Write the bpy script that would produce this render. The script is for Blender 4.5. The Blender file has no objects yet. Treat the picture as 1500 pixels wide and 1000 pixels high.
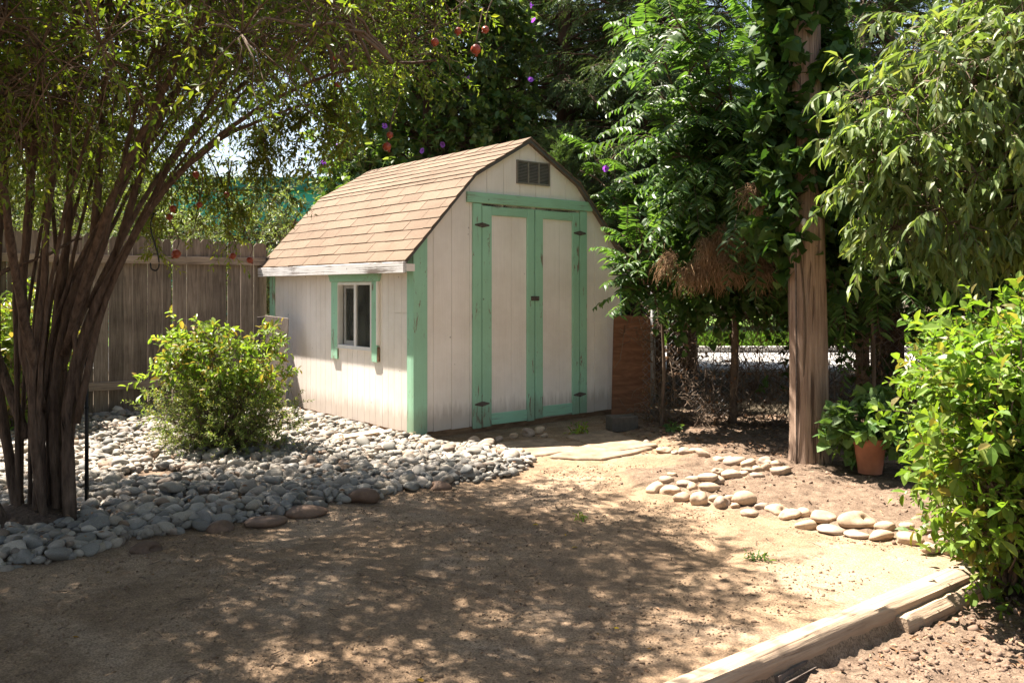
import bpy, math, random
import numpy as np
rng = np.random.default_rng(7)
random.seed(7)
S = bpy.context.scene
COL = S.collection
# ------------------------------------------------------------------ camera calibration
F, HY, HC = 1286.88, 424.9, 1.32          # focal length in photo pixels, horizon row, eye height

def K(px, py, Y):
    return np.array([(px - 750) / F * Y, Y, HC - (py - HY) / F * Y])

def G(px, py, z=0.0):
    Y = (HC - z) * F / (py - HY)
    return np.array([(px - 750) / F * Y, Y, z])

def unit(v):
    v = np.asarray(v, float)
    return v / np.maximum(np.linalg.norm(v, axis=-1, keepdims=True), 1e-9)

# ------------------------------------------------------------------ object helpers
def mesh_np(name, V, Fs, smooth=False):
    V = np.asarray(V, np.float32).reshape(-1, 3)
    if not isinstance(Fs, (list, tuple)):
        Fs = [Fs]
    Fs = [np.asarray(f, np.int32) for f in Fs if len(f)]
    tot = np.concatenate([np.full(len(f), f.shape[1], np.int32) for f in Fs])
    idx = np.concatenate([f.ravel() for f in Fs])
    me = bpy.data.meshes.new(name)
    me.vertices.add(len(V)); me.vertices.foreach_set('co', V.ravel())
    me.loops.add(len(idx)); me.loops.foreach_set('vertex_index', idx)
    me.polygons.add(len(tot))
    me.polygons.foreach_set('loop_start', np.concatenate([[0], np.cumsum(tot)[:-1]]).astype(np.int32))
    me.update(calc_edges=True)
    me.polygons.foreach_set('use_smooth', np.full(len(tot), bool(smooth)))
    me.update()
    return me

def link(name, me, mat, parent=None, loc=None):
    o = bpy.data.objects.new(name, me)
    COL.objects.link(o)
    if mat is not None:
        for m in (mat if isinstance(mat, (list, tuple)) else [mat]):
            me.materials.append(m)
    if parent is not None:
        o.parent = parent
    if loc is not None:
        o.location = loc
    return o

def tag(o, label=None, cat=None, group=None, kind=None):
    for k, v in (('label', label), ('category', cat), ('group', group), ('kind', kind)):
        if v:
            o[k] = v
    return o

def thing(name, label, cat, loc=(0, 0, 0), rz=0.0, group=None):
    o = bpy.data.objects.new(name, None)
    o.empty_display_size = .1
    COL.objects.link(o)
    o.location = loc; o.rotation_euler = (0, 0, rz)
    return tag(o, label, cat, group)

def copy_tree(o, parent=None):
    c = o.copy(); COL.objects.link(c)
    if parent is not None:
        c.parent = parent
    for ch in list(o.children):
        copy_tree(ch, c)
    return c

class MB:
    """collects shapes for ONE mesh"""
    def __init__(s):
        s.V = []; s.Q = []; s.T = []; s.n = 0
    def add(s, V, Q=None, T=None):
        V = np.asarray(V, float).reshape(-1, 3)
        if Q is not None and len(Q): s.Q.append(np.asarray(Q, int) + s.n)
        if T is not None and len(T): s.T.append(np.asarray(T, int) + s.n)
        s.V.append(V); s.n += len(V)
        return s
    BQ = [[0, 3, 2, 1], [4, 5, 6, 7], [0, 1, 5, 4], [1, 2, 6, 5], [2, 3, 7, 6], [3, 0, 4, 7]]
    def box(s, a, b):
        x0, y0, z0 = np.minimum(a, b); x1, y1, z1 = np.maximum(a, b)
        return s.add([[x0, y0, z0], [x1, y0, z0], [x1, y1, z0], [x0, y1, z0], [x0, y0, z1], [x1, y0, z1], [x1, y1, z1], [x0, y1, z1]], s.BQ)
    def hexa(s, eight):
        return s.add(eight, s.BQ)
    def beam(s, a, b, w, h, up=(0, 0, 1)):
        a = np.asarray(a, float); b = np.asarray(b, float); d = unit(b - a)
        r = unit(np.cross(d, up)); u = np.cross(r, d)
        r = r * w / 2; u = u * h / 2
        return s.add([a - r - u, a + r - u, b + r - u, b - r - u, a - r + u, a + r + u, b + r + u, b - r + u], s.BQ)
    def prism(s, poly, d):
        """polygon (n,3) pushed along d"""
        p = np.asarray(poly, float); n = len(p); d = np.asarray(d, float)
        V = np.concatenate([p, p + d])
        Q = [[i, (i + 1) % n, n + (i + 1) % n, n + i] for i in range(n)]
        c0, c1 = len(V), len(V) + 1
        V = np.concatenate([V, [p.mean(0)], [p.mean(0) + d]])
        T = [[(i + 1) % n, i, c0] for i in range(n)] + [[n + i, n + (i + 1) % n, c1] for i in range(n)]
        return s.add(V, Q, T)
    def tube(s, P, R, k=8, cap=True):
        V, Q, T = tubes(np.asarray(P, float)[None], np.asarray(R, float)[None], k, cap)
        return s.add(V, Q, T)
    def build(s, name, mat, parent=None, smooth=False, loc=None, bevel=0):
        fs = []
        if s.Q: fs.append(np.concatenate(s.Q))
        if s.T: fs.append(np.concatenate(s.T))
        o = link(name, mesh_np(name, np.concatenate(s.V), fs, smooth), mat, parent, loc)
        if bevel:
            m = o.modifiers.new('bev', 'BEVEL'); m.width = bevel; m.segments = 1; m.limit_method = 'ANGLE'
        return o

def tubes(P, R, k=5, cap=True):
    """P (n,m,3) R (n,m) -> one vertex/face set"""
    n, m, _ = P.shape
    T = unit(np.gradient(P, axis=1))
    ref = np.where(np.abs(T.mean(1)[:, 2:3]) > .8, np.array([[1., 0, 0]]), np.array([[0, 0, 1.]]))[:, None, :]
    A = unit(np.cross(T, np.broadcast_to(ref, T.shape))); B = np.cross(T, A)
    th = np.arange(k) * 2 * math.pi / k
    V = P[:, :, None, :] + R[:, :, None, None] * (A[:, :, None, :] * np.cos(th)[None, None, :, None] + B[:, :, None, :] * np.sin(th)[None, None, :, None])
    V = V.reshape(-1, 3)
    i = np.arange(m - 1)[:, None] * k; j = np.arange(k)[None, :]; j2 = (j + 1) % k
    q = np.stack([i + j, i + j2, i + k + j2, i + k + j], -1).reshape(-1, 4)
    Q = (q[None] + (np.arange(n) * m * k)[:, None, None]).reshape(-1, 4)
    Tt = np.zeros((0, 3), int)
    if cap:
        e = (m - 1) * k
        fan = np.array([[e, e + a, e + a + 1] for a in range(1, k - 1)] + [[0, a + 1, a] for a in range(1, k - 1)])
        Tt = (fan[None] + (np.arange(n) * m * k)[:, None, None]).reshape(-1, 3)
    return V, Q, Tt

def spline(pts, n=24):
    """smooth curve through points (any dimension)"""
    p = np.asarray(pts, float)
    p = np.vstack([2 * p[0] - p[1], p, 2 * p[-1] - p[-2]])
    seg = len(p) - 3
    t = np.linspace(0, seg - 1e-6, n); i = t.astype(int); f = (t - i)[:, None]
    a, b, c, d = p[i], p[i + 1], p[i + 2], p[i + 3]
    return .5 * (2 * b + (c - a) * f + (2 * a - 5 * b + 4 * c - d) * f ** 2 + (3 * b - a - 3 * c + d) * f ** 3)

# ------------------------------------------------------------------ value noise (numpy)
def vnoise(x, y, seed=0):
    xi = np.floor(x).astype(np.int64); yi = np.floor(y).astype(np.int64)
    fx = x - xi; fy = y - yi
    fx = fx * fx * (3 - 2 * fx); fy = fy * fy * (3 - 2 * fy)
    def h(a, b):
        n = (a * 374761393 + b * 668265263 + seed * 982451653) & 0xffffffff
        n = ((n ^ (n >> 13)) * 1274126177) & 0xffffffff
        return ((n ^ (n >> 16)) & 0xffff) / 65535.0
    return (h(xi, yi) * (1 - fx) + h(xi + 1, yi) * fx) * (1 - fy) + (h(xi, yi + 1) * (1 - fx) + h(xi + 1, yi + 1) * fx) * fy

def fbm(x, y, sc, oct=4, seed=0):
    r = 0; a = 1; t = 0
    for o in range(oct):
        r = r + a * vnoise(x * sc, y * sc, seed + o); t += a; a *= .5; sc *= 2.03
    return r / t

def sdist(poly, X, Y):
    """signed distance to a polygon, negative inside"""
    p = np.asarray(poly, float)[:, :2]; n = len(p)
    d = np.full(X.shape, 1e9); ins = np.zeros(X.shape, bool)
    for i in range(n):
        a, b = p[i], p[(i + 1) % n]; e = b - a
        t = np.clip(((X - a[0]) * e[0] + (Y - a[1]) * e[1]) / max(e @ e, 1e-9), 0, 1)
        d = np.minimum(d, np.hypot(X - a[0] - t * e[0], Y - a[1] - t * e[1]))
        if abs(e[1]) > 1e-9:
            c = ((a[1] > Y) != (b[1] > Y)) & (X < e[0] * (Y - a[1]) / e[1] + a[0])
            ins ^= c
    return np.where(ins, -d, d)

# ------------------------------------------------------------------ materials
class NT:
    def __init__(s, name):
        s.m = bpy.data.materials.new(name); s.m.use_nodes = True
        s.t = s.m.node_tree; s.t.nodes.clear()
        s.out = s.n('ShaderNodeOutputMaterial')
        s.tc = s.n('ShaderNodeTexCoord')
    def n(s, typ, **kw):
        nd = s.t.nodes.new(typ)
        for k, v in kw.items():
            if k.startswith('i_'):
                key = k[2:].replace('_', ' ')
                nd.inputs[key].default_value = v
            else:
                setattr(nd, k, v)
        return nd
    def l(s, a, b):
        s.t.links.new(a, b)
    def mapping(s, scale, src='Object'):
        mp = s.n('ShaderNodeMapping'); mp.inputs['Scale'].default_value = scale
        s.l(s.tc.outputs[src], mp.inputs['Vector']); return mp.outputs['Vector']
    def noise(s, scale=5, detail=4, rough=.55, vec=None, dist=0):
        nd = s.n('ShaderNodeTexNoise'); nd.inputs['Scale'].default_value = scale
        nd.inputs['Detail'].default_value = detail; nd.inputs['Roughness'].default_value = rough
        nd.inputs['Distortion'].default_value = dist
        s.l(vec if vec is not None else s.tc.outputs['Object'], nd.inputs['Vector'])
        return nd.outputs['Fac']
    def ramp(s, fac, stops, interp='LINEAR'):
        r = s.n('ShaderNodeValToRGB'); r.color_ramp.interpolation = interp
        el = r.color_ramp.elements
        while len(el) < len(stops): el.new(.5)
        for e, (p, c) in zip(el, stops):
            e.position = p; e.color = (*c, 1) if not isinstance(c, (int, float)) else (c, c, c, 1)
        s.l(fac, r.inputs['Fac']); return r.outputs['Color']
    def mix(s, fac, a, b, mode='MIX'):
        m = s.n('ShaderNodeMix', data_type='RGBA', blend_type=mode)
        for v, i in ((fac, 0), (a, 6), (b, 7)):
            if isinstance(v, (int, float)): m.inputs[i].default_value = v
            elif isinstance(v, tuple): m.inputs[i].default_value = (*v, 1)
            else: s.l(v, m.inputs[i])
        return m.outputs[2]
    def math(s, op, a, b=0.0):
        m = s.n('ShaderNodeMath', operation=op)
        for v, i in ((a, 0), (b, 1)):
            if isinstance(v, (int, float)): m.inputs[i].default_value = v
            else: s.l(v, m.inputs[i])
        return m.outputs[0]
    def bump(s, h, strength=.4, dist=.01, normal=None):
        b = s.n('ShaderNodeBump'); b.inputs['Strength'].default_value = strength; b.inputs['Distance'].default_value = dist
        s.l(h, b.inputs['Height'])
        if normal is not None: s.l(normal, b.inputs['Normal'])
        return b.outputs['Normal']
    def surface(s, color, rough=.8, normal=None, spec=.3, metal=0):
        p = s.n('ShaderNodeBsdfPrincipled')
        if isinstance(color, tuple): p.inputs['Base Color'].default_value = (*color, 1)
        else: s.l(color, p.inputs['Base Color'])
        if isinstance(rough, (int, float)): p.inputs['Roughness'].default_value = rough
        else: s.l(rough, p.inputs['Roughness'])
        p.inputs['Specular IOR Level'].default_value = spec; p.inputs['Metallic'].default_value = metal
        if normal is not None: s.l(normal, p.inputs['Normal'])
        s.p = p
        return p.outputs[0]
    def done(s, sh):
        s.l(sh, s.out.inputs['Surface']); return s.m

def sc3(c, k):
    return tuple(min(1, max(0, v * k)) for v in c)

def leaf_mat(name, cols, trans=.35, rough=.42, spec=.35, tcol=None, clump=.35):
    t = NT(name)
    g = t.n('ShaderNodeNewGeometry')
    n = len(cols)
    c = t.ramp(g.outputs['Random Per Island'], [((i + .5) / n, cols[i]) for i in range(n)])
    ns = t.ramp(t.noise(1.7, 2), [(.35, 1 - clump), (.65, 1 + clump * .5)])
    c = t.mix(1.0, c, ns, 'MULTIPLY')
    sh = t.surface(c, rough, None, spec)
    tr = t.n('ShaderNodeBsdfTranslucent')
    tc = t.mix(1.0, c, tcol or (1.5, 1.55, .6), 'MULTIPLY')
    t.l(tc, tr.inputs['Color'])
    mx = t.n('ShaderNodeMixShader'); mx.inputs[0].default_value = trans
    t.l(sh, mx.inputs[1]); t.l(tr.outputs[0], mx.inputs[2])
    return t.done(mx.outputs[0])

def bark_mat(name, a, b, scale=(30, 30, 5), bump=.6):
    t = NT(name)
    f = t.noise(1, 5, .6, t.mapping(scale)); f2 = t.noise(3, 3)
    c = t.mix(t.ramp(f, [(.3, 0), (.7, 1)]), a, b)
    c = t.mix(t.math('MULTIPLY', f2, .5), c, sc3(a, .6))
    return t.done(t.surface(c, .9, t.bump(f, bump, .02), .15))

def wood_mat(name, a, b, c3, grain=(60, 60, 3), bump=.4, island=.5, axis=None):
    """weathered bare timber, grain runs along the axis with the small scale"""
    t = NT(name)
    g = t.n('ShaderNodeNewGeometry')
    f = t.noise(1, 5, .65, t.mapping(grain), .6)
    col = t.ramp(f, [(.25, c3), (.45, a), (.72, b)])
    v = t.ramp(g.outputs['Random Per Island'], [(0, 1 - island * .6), (1, 1 + island * .3)])
    col = t.mix(1.0, col, v, 'MULTIPLY')
    bl = t.ramp(t.noise(2.2, 4, .6), [(.35, .72), (.65, 1.1)])
    col = t.mix(1.0, col, bl, 'MULTIPLY')
    return t.done(t.surface(col, .88, t.bump(f, bump, .006), .2))

def paint_mat(name, base, under, wear=.62, grain=(70, 70, 3), dirty=None, rough=.6, soft=.04):
    """old house paint: brushed grain, chips down to the timber, dust and splash stains"""
    t = NT(name)
    f = t.noise(1, 4, .6, t.mapping(grain))
    c = t.mix(t.ramp(f, [(.3, 0), (.75, 1)]), sc3(base, .955), sc3(base, 1.03))
    c = t.mix(1.0, c, t.ramp(t.noise(1.6, 5, .65), [(.3, (.87, .85, .82)), (.62, (1.02, 1.02, 1.02))]), 'MULTIPLY')
    ch = t.noise(1, 6, .72, t.mapping((grain[0] * .35, grain[1] * .35, grain[2] * 1.6)), .5)
    big = t.noise(2.3, 3)
    chips = t.ramp(t.math('ADD', t.math('MULTIPLY', ch, .7), t.math('MULTIPLY', big, .3)), [(wear, 0), (wear + soft, 1)])
    c = t.mix(chips, c, under)
    if dirty:
        sep = t.n('ShaderNodeSeparateXYZ'); t.l(t.tc.outputs['Object'], sep.inputs[0])
        zz = t.math('ADD', sep.outputs[2], t.math('MULTIPLY', t.noise(1, 5, .7, t.mapping((26, 26, 3))), -.34))
        d = t.ramp(zz, [(0.0, 1), (.13, 0)])
        c = t.mix(t.math('MULTIPLY', d, .5), c, dirty)
    # nail heads and knots: sparse dark specks
    vo = t.n('ShaderNodeTexVoronoi'); vo.inputs['Scale'].default_value = 5.5
    t.l(t.mapping((1, 1, .8)), vo.inputs['Vector'])
    sp = t.ramp(vo.outputs['Distance'], [(.035, 1), (.05, 0)])
    c = t.mix(t.math('MULTIPLY', sp, .65), c, sc3(under, .45))
    hb = t.math('ADD', f, t.math('MULTIPLY', chips, -.6))
    return t.done(t.surface(c, rough, t.bump(hb, .25, .004), .3))

M = {}
M['white'] = paint_mat('white_paint', (.88, .815, .75), (.34, .26, .20), .67, dirty=(.33, .25, .19))
M['green'] = paint_mat('mint_paint', (.335, .60, .425), (.22, .165, .12), .572, dirty=(.20, .22, .15))
M['greenh'] = paint_mat('mint_paint_level', (.325, .58, .41), (.22, .165, .12), .555, grain=(5, 60, 60))
M['fasc'] = paint_mat('peeling_white', (.66, .65, .64), (.15, .12, .10), .515, grain=(60, 4, 45), soft=.06)
M['skid'] = wood_mat('skid_wood', (.20, .12, .07), (.30, .19, .11), (.09, .055, .035), (8, 8, 40))
M['fence'] = wood_mat('fence_wood', (.185, .145, .114), (.30, .242, .193), (.09, .068, .054), (55, 55, 3.2), .5, .55)
M['rail'] = wood_mat('fence_rail_wood', (.25, .195, .15), (.35, .28, .22), (.12, .09, .07), (3, 3, 50), .5, .3)
M['timber'] = wood_mat('bleached_timber', (.50, .375, .255), (.62, .49, .35), (.22, .15, .10), (3.5, 3.5, 3.5), .5, .2)
M['pole_old'] = wood_mat('pole_wood', (.37, .265, .20), (.50, .375, .295), (.15, .10, .075), (26, 26, 1.1), .9, .2)
M['board'] = wood_mat('grey_board', (.30, .245, .205), (.40, .335, .29), (.17, .135, .11), (40, 40, 3), .3, .2)
M['darkboard'] = wood_mat('dark_board', (.12, .095, .08), (.17, .14, .12), (.06, .05, .04), (40, 40, 3), .3, .2)
M['bark'] = bark_mat('pomegranate_bark', (.05, .034, .026), (.19, .135, .10), (48, 48, 9), 1.0)
M['twig'] = bark_mat('twig_bark', (.10, .07, .05), (.20, .15, .11))
M['trunk'] = bark_mat('redwood_bark', (.06, .035, .025), (.15, .09, .06), (14, 14, 1.5))

t = NT('pole_wood')
f = t.noise(1, 6, .68, t.mapping((48, 48, 2.0)), .5); f2 = t.noise(1, 3, .6, t.mapping((11, 11, .8)), .8)
c = t.ramp(f, [(.28, (.12, .085, .066)), (.46, (.315, .235, .182)), (.62, (.425, .33, .262)), (.8, (.53, .43, .35))])
cr = t.ramp(f2, [(.36, 1), (.41, 0)])
c = t.mix(t.math('MULTIPLY', cr, .75), c, (.07, .045, .033))
c = t.mix(1.0, c, t.ramp(t.noise(1.3, 4, .6), [(.35, (.72, .66, .62)), (.62, (1.08, 1.04, 1.0))]), 'MULTIPLY')
hb = t.math('ADD', f, t.math('MULTIPLY', cr, -1.2))
M['pole'] = t.done(t.surface(c, .92, t.bump(hb, 1.0, .015), .12))
t = NT('plywood')
f = t.noise(1, 4, .6, t.mapping((3, 3, 13)), 2.2)
w = t.n('ShaderNodeTexWave', wave_type='BANDS', bands_direction='Z'); w.inputs['Scale'].default_value = 2.4; w.inputs['Distortion'].default_value = 9; w.inputs['Detail'].default_value = 3; w.inputs['Detail Scale'].default_value = 1.4
t.l(t.mapping((.5, .5, 1.6)), w.inputs['Vector'])
c = t.mix(t.math('MULTIPLY', w.outputs['Fac'], .55), (.27, .125, .068), (.165, .072, .04))
c = t.mix(1.0, c, t.ramp(f, [(.3, .6), (.7, 1.1)]), 'MULTIPLY')
M['ply'] = t.done(t.surface(c, .8, t.bump(f, .2, .004), .25))

t = NT('shingle')
g = t.n('ShaderNodeNewGeometry')
c = t.ramp(g.outputs['Random Per Island'], [(0, (.162, .116, .081)), (.35, (.178, .128, .089)), (.7, (.193, .140, .098)), (1, (.168, .120, .084))])
sp = t.noise(260, 2, .6)
c = t.mix(1.0, c, t.ramp(sp, [(.32, .62), (.68, 1.25)]), 'MULTIPLY')
c = t.mix(1.0, c, t.ramp(t.noise(1.3, 4, .6, t.mapping((1, .7, 3))), [(.3, (.78, .76, .74)), (.6, (1.03, 1.03, 1.03))]), 'MULTIPLY')
M['shingle'] = t.done(t.surface(c, .92, t.bump(sp, .5, .004), .2))

def simple(name, col, rough=.6, metal=0, spec=.4, var=.25, sc=9, bump=.15):
    t = NT(name)
    f = t.noise(sc, 5, .6)
    c = t.mix(1.0, col, t.ramp(f, [(.3, 1 - var), (.7, 1 + var * .5)]), 'MULTIPLY')
    return t.done(t.surface(c, rough, t.bump(f, bump, .004), spec, metal))
M['drip'] = simple('drip_edge', (.10, .095, .09), .7)
M['vent'] = simple('vent_metal', (.23, .205, .17), .55, .2)
M['dark'] = simple('dark_inside', (.03, .028, .025), .9)  # near-black colour standing in for the unlit shed interior
M['vinyl'] = simple('white_vinyl', (.78, .76, .73), .35, var=.08)
M['iron'] = simple('rusty_iron', (.14, .115, .10), .6, .4, sc=40, var=.5)
M['black'] = simple('black_steel', (.012, .012, .012), .45, .3)
M['galv'] = simple('galvanised', (.30, .30, .30), .5, .6)
M['terra'] = simple('terracotta', (.36, .145, .08), .8, var=.3)
M['concrete'] = simple('concrete_block', (.095, .082, .068), .95, sc=30, bump=.4)
M['slab'] = simple('flagstone', (.27, .195, .13), .95, sc=11, var=.5, bump=.6)
M['teal'] = simple('teal_wall', (.03, .30, .27), .6, sc=1.2, var=.12)
M['tealdark'] = simple('teal_trim', (.012, .13, .11), .6, sc=1.2, var=.12)
M['porcelain'] = simple('porcelain', (.72, .70, .66), .3, var=.1)
M['road'] = simple('pale_concrete_road', (.46, .44, .41), .9, sc=1.5, var=.2)
M['soilc'] = simple('soil_clod', (.20, .135, .095), .95, sc=25, var=.4, bump=.5)
M['asphalt'] = simple('far_ground', (.2, .18, .13), .95, sc=.5)

t = NT('window_glass')
gl = t.n('ShaderNodeBsdfGlossy'); gl.inputs['Color'].default_value = (.8, .85, .85, 1); gl.inputs['Roughness'].default_value = .04
tr = t.n('ShaderNodeBsdfTransparent'); tr.inputs['Color'].default_value = (.55, .58, .52, 1)
di = t.n('ShaderNodeBsdfDiffuse'); di.inputs['Color'].default_value = (.16, .17, .145, 1)
m1 = t.n('ShaderNodeMixShader'); t.l(t.ramp(t.noise(5, 4), [(.35, .08), (.7, .42)]), m1.inputs[0]); t.l(tr.outputs[0], m1.inputs[1]); t.l(di.outputs[0], m1.inputs[2])
m2 = t.n('ShaderNodeMixShader'); fr = t.n('ShaderNodeFresnel'); fr.inputs[0].default_value = 1.5
t.l(fr.outputs[0], m2.inputs[0]); t.l(m1.outputs[0], m2.inputs[1]); t.l(gl.outputs[0], m2.inputs[2])
M['glass'] = t.done(m2.outputs[0])

def stone_mat(name, cols, island):
    t = NT(name)
    if island:
        r = t.n('ShaderNodeNewGeometry').outputs['Random Per Island']
    else:
        r = t.n('ShaderNodeObjectInfo').outputs['Random']
    n = len(cols)
    c = t.ramp(r, [((i + .5) / n, (cols[i][0] * .72, cols[i][1] * .675, cols[i][2] * .62)) for i in range(n)])
    f = t.noise(9, 5, .62); f2 = t.noise(70, 3, .6)
    c = t.mix(1.0, c, t.ramp(f, [(.3, .74), (.7, 1.14)]), 'MULTIPLY')
    c = t.mix(1.0, c, t.ramp(f2, [(.3, .86), (.7, 1.08)]), 'MULTIPLY')
    return t.done(t.surface(c, .72, t.bump(f2, .25, .004), .3))
greys = [(.44, .42, .37), (.52, .50, .46), (.40, .36, .30), (.50, .46, .39), (.30, .30, .29), (.22, .235, .24), (.40, .385, .35), (.27, .27, .265), (.46, .44, .41), (.24, .25, .235), (.34, .32, .285), (.29, .305, .31), (.38, .34, .29), (.20, .205, .20), (.30, .22, .16), (.60, .57, .52)]
M['river1'] = stone_mat('river_stone_grey', greys, False)
M['riverN'] = stone_mat('river_stone_bed', greys, True)
M['tan'] = stone_mat('tan_stone', [(.60, .47, .35), (.50, .40, .31), (.66, .53, .40), (.54, .41, .30), (.45, .37, .31)], False)
M['brownrock'] = stone_mat('brown_rock', [(.22, .135, .09), (.17, .118, .088), (.24, .16, .115)], False)

# ground ------------------------------------------------------------
t = NT('ground_dirt')
at = t.n('ShaderNodeAttribute'); at.attribute_name = 'soil'
at2 = t.n('ShaderNodeAttribute'); at2.attribute_name = 'far'
f = t.noise(1.1, 6, .6); f2 = t.noise(14, 6, .7); f3 = t.noise(120, 3, .7)
dirt = t.mix(t.ramp(f, [(.32, 0), (.68, 1)]), (.25, .167, .102), (.36, .253, .16))
dirt = t.mix(t.ramp(t.noise(3.3, 6, .7), [(.44, 0), (.56, .6)]), dirt, (.20, .138, .09))
dirt = t.mix(t.ramp(t.noise(.8, 5, .7, None, .8), [(.50, 0), (.60, .5)]), dirt, (.42, .315, .22))
soil = t.mix(t.ramp(f2, [(.3, 0), (.7, 1)]), (.12, .082, .056), (.235, .17, .12))
c = t.mix(at.outputs['Fac'], dirt, soil)
c = t.mix(1.0, c, t.ramp(f2, [(.3, .78), (.7, 1.12)]), 'MULTIPLY')
c = t.mix(1.0, c, t.ramp(f3, [(.36, .52), (.62, 1.16)]), 'MULTIPLY')
vo = t.n('ShaderNodeTexVoronoi'); vo.inputs['Scale'].default_value = 46
t.l(t.tc.outputs['Object'], vo.inputs['Vector'])
pe = t.ramp(vo.outputs['Distance'], [(.10, 1), (.2, 0)])
c = t.mix(t.math('MULTIPLY', pe, .35), c, (.24, .19, .15))
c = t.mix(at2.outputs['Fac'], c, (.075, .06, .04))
hh = t.math('ADD', t.math('MULTIPLY', f2, 1.0), t.math('ADD', t.math('MULTIPLY', f3, .5), t.math('MULTIPLY', pe, .35)))
M['dirt'] = t.done(t.surface(c, .95, t.bump(hh, .55, .018), .12))

# leaves --------------------------------------------------------------
M['pom'] = leaf_mat('pomegranate_leaf', [(.065, .12, .021), (.10, .17, .028), (.145, .22, .036), (.085, .15, .024), (.21, .26, .046)], .5, tcol=(1.7, 1.55, .45))
M['pomhang'] = leaf_mat('pomegranate_leaf_lit', [(.10, .15, .025), (.16, .20, .03), (.20, .20, .03)], .45)  # yellower copy of the pomegranate leaf, sunlight put into its colour
M['conif'] = leaf_mat('redwood_needle', [(.06, .105, .038), (.09, .145, .053), (.12, .175, .065), (.075, .125, .046)], .26, .5, .3)
M['conifl'] = leaf_mat('young_redwood_needle', [(.07, .12, .045), (.10, .16, .06), (.085, .14, .05)], .25, .5, .3)
M['vine'] = leaf_mat('vine_leaf', [(.06, .115, .03), (.09, .155, .038), (.12, .185, .046), (.075, .135, .034), (.18, .22, .065)], .4, .45, .35)
M['ivy'] = leaf_mat('ivy_leaf', [(.035, .08, .02), (.05, .105, .026), (.075, .13, .03), (.045, .09, .024)], .32, .55, .2)
M['ail'] = leaf_mat('tree_of_heaven_leaf', [(.055, .115, .028), (.075, .15, .036), (.11, .185, .046), (.06, .125, .032)], .45, .42, .35)
M['peach'] = leaf_mat('peach_leaf', [(.11, .17, .055), (.145, .21, .07), (.18, .24, .088), (.12, .185, .058), (.22, .25, .09)], .45, .45, .33)
M['bush'] = leaf_mat('bright_shrub_leaf', [(.09, .175, .024), (.13, .225, .032), (.17, .27, .04), (.10, .19, .026), (.16, .25, .038), (.12, .21, .03), (.23, .29, .055), (.15, .24, .035), (.20, .17, .05)], .45, .42, .32)
M['rose'] = leaf_mat('shrub_leaf', [(.15, .25, .035), (.20, .30, .05), (.25, .32, .055), (.14, .22, .04), (.28, .20, .06)], .45, .42, .4)
M['fine'] = leaf_mat('fine_shrub_leaf', [(.14, .20, .05), (.18, .25, .06), (.22, .27, .075), (.22, .20, .08)], .42, .5, .3)
M['olive'] = leaf_mat('pale_shrub_leaf', [(.12, .16, .06), (.17, .21, .085), (.21, .25, .11), (.10, .14, .05)], .35, .45, .4)
M['bgtree'] = leaf_mat('far_tree_leaf', [(.05, .085, .022), (.075, .12, .03), (.10, .15, .04)], .35, .45, .3)
M['geran'] = leaf_mat('geranium_leaf', [(.08, .16, .045), (.12, .21, .06), (.155, .24, .075)], .38, .5, .35)
M['dryleaf'] = leaf_mat('dead_leaf', [(.16, .085, .045), (.22, .13, .07), (.26, .17, .10), (.12, .07, .04)], .15, .8, .15, (1.2, 1, .8))
M['litter'] = leaf_mat('leaf_litter_mat', [(.20, .11, .06), (.28, .17, .10), (.34, .22, .14), (.15, .09, .05)], .1, .85, .15, (1, 1, 1), .2)
M['yellowleaf'] = leaf_mat('yellow_leaf', [(.45, .32, .03), (.40, .22, .03)], .2, .7, .2, (1, 1, 1), .1)
M['grassb'] = leaf_mat('grass_blade', [(.10, .19, .025), (.15, .24, .035), (.12, .21, .03)], .3, .5, .3)
M['dryvine'] = leaf_mat('dry_vine_stem', [(.17, .125, .09), (.11, .08, .06), (.24, .185, .14), (.14, .10, .07)], .0, .9, .1, (1, 1, 1), .2)
M['drytuft'] = leaf_mat('dry_tuft', [(.34, .225, .13), (.42, .29, .17), (.27, .175, .10)], .3, .85, .15, (1.2, 1, .8), .2)
M['petal'] = leaf_mat('purple_petal', [(.32, .10, .52), (.38, .14, .60)], .4, .5, .2, (1.2, .8, 1.4), .1)
t = NT('pomegranate_skin')
c = t.mix(t.ramp(t.noise(16, 3), [(.35, 0), (.7, 1)]), (.24, .022, .014), (.30, .085, .03))
M['fruit'] = t.done(t.surface(c, .38, None, .45))

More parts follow.
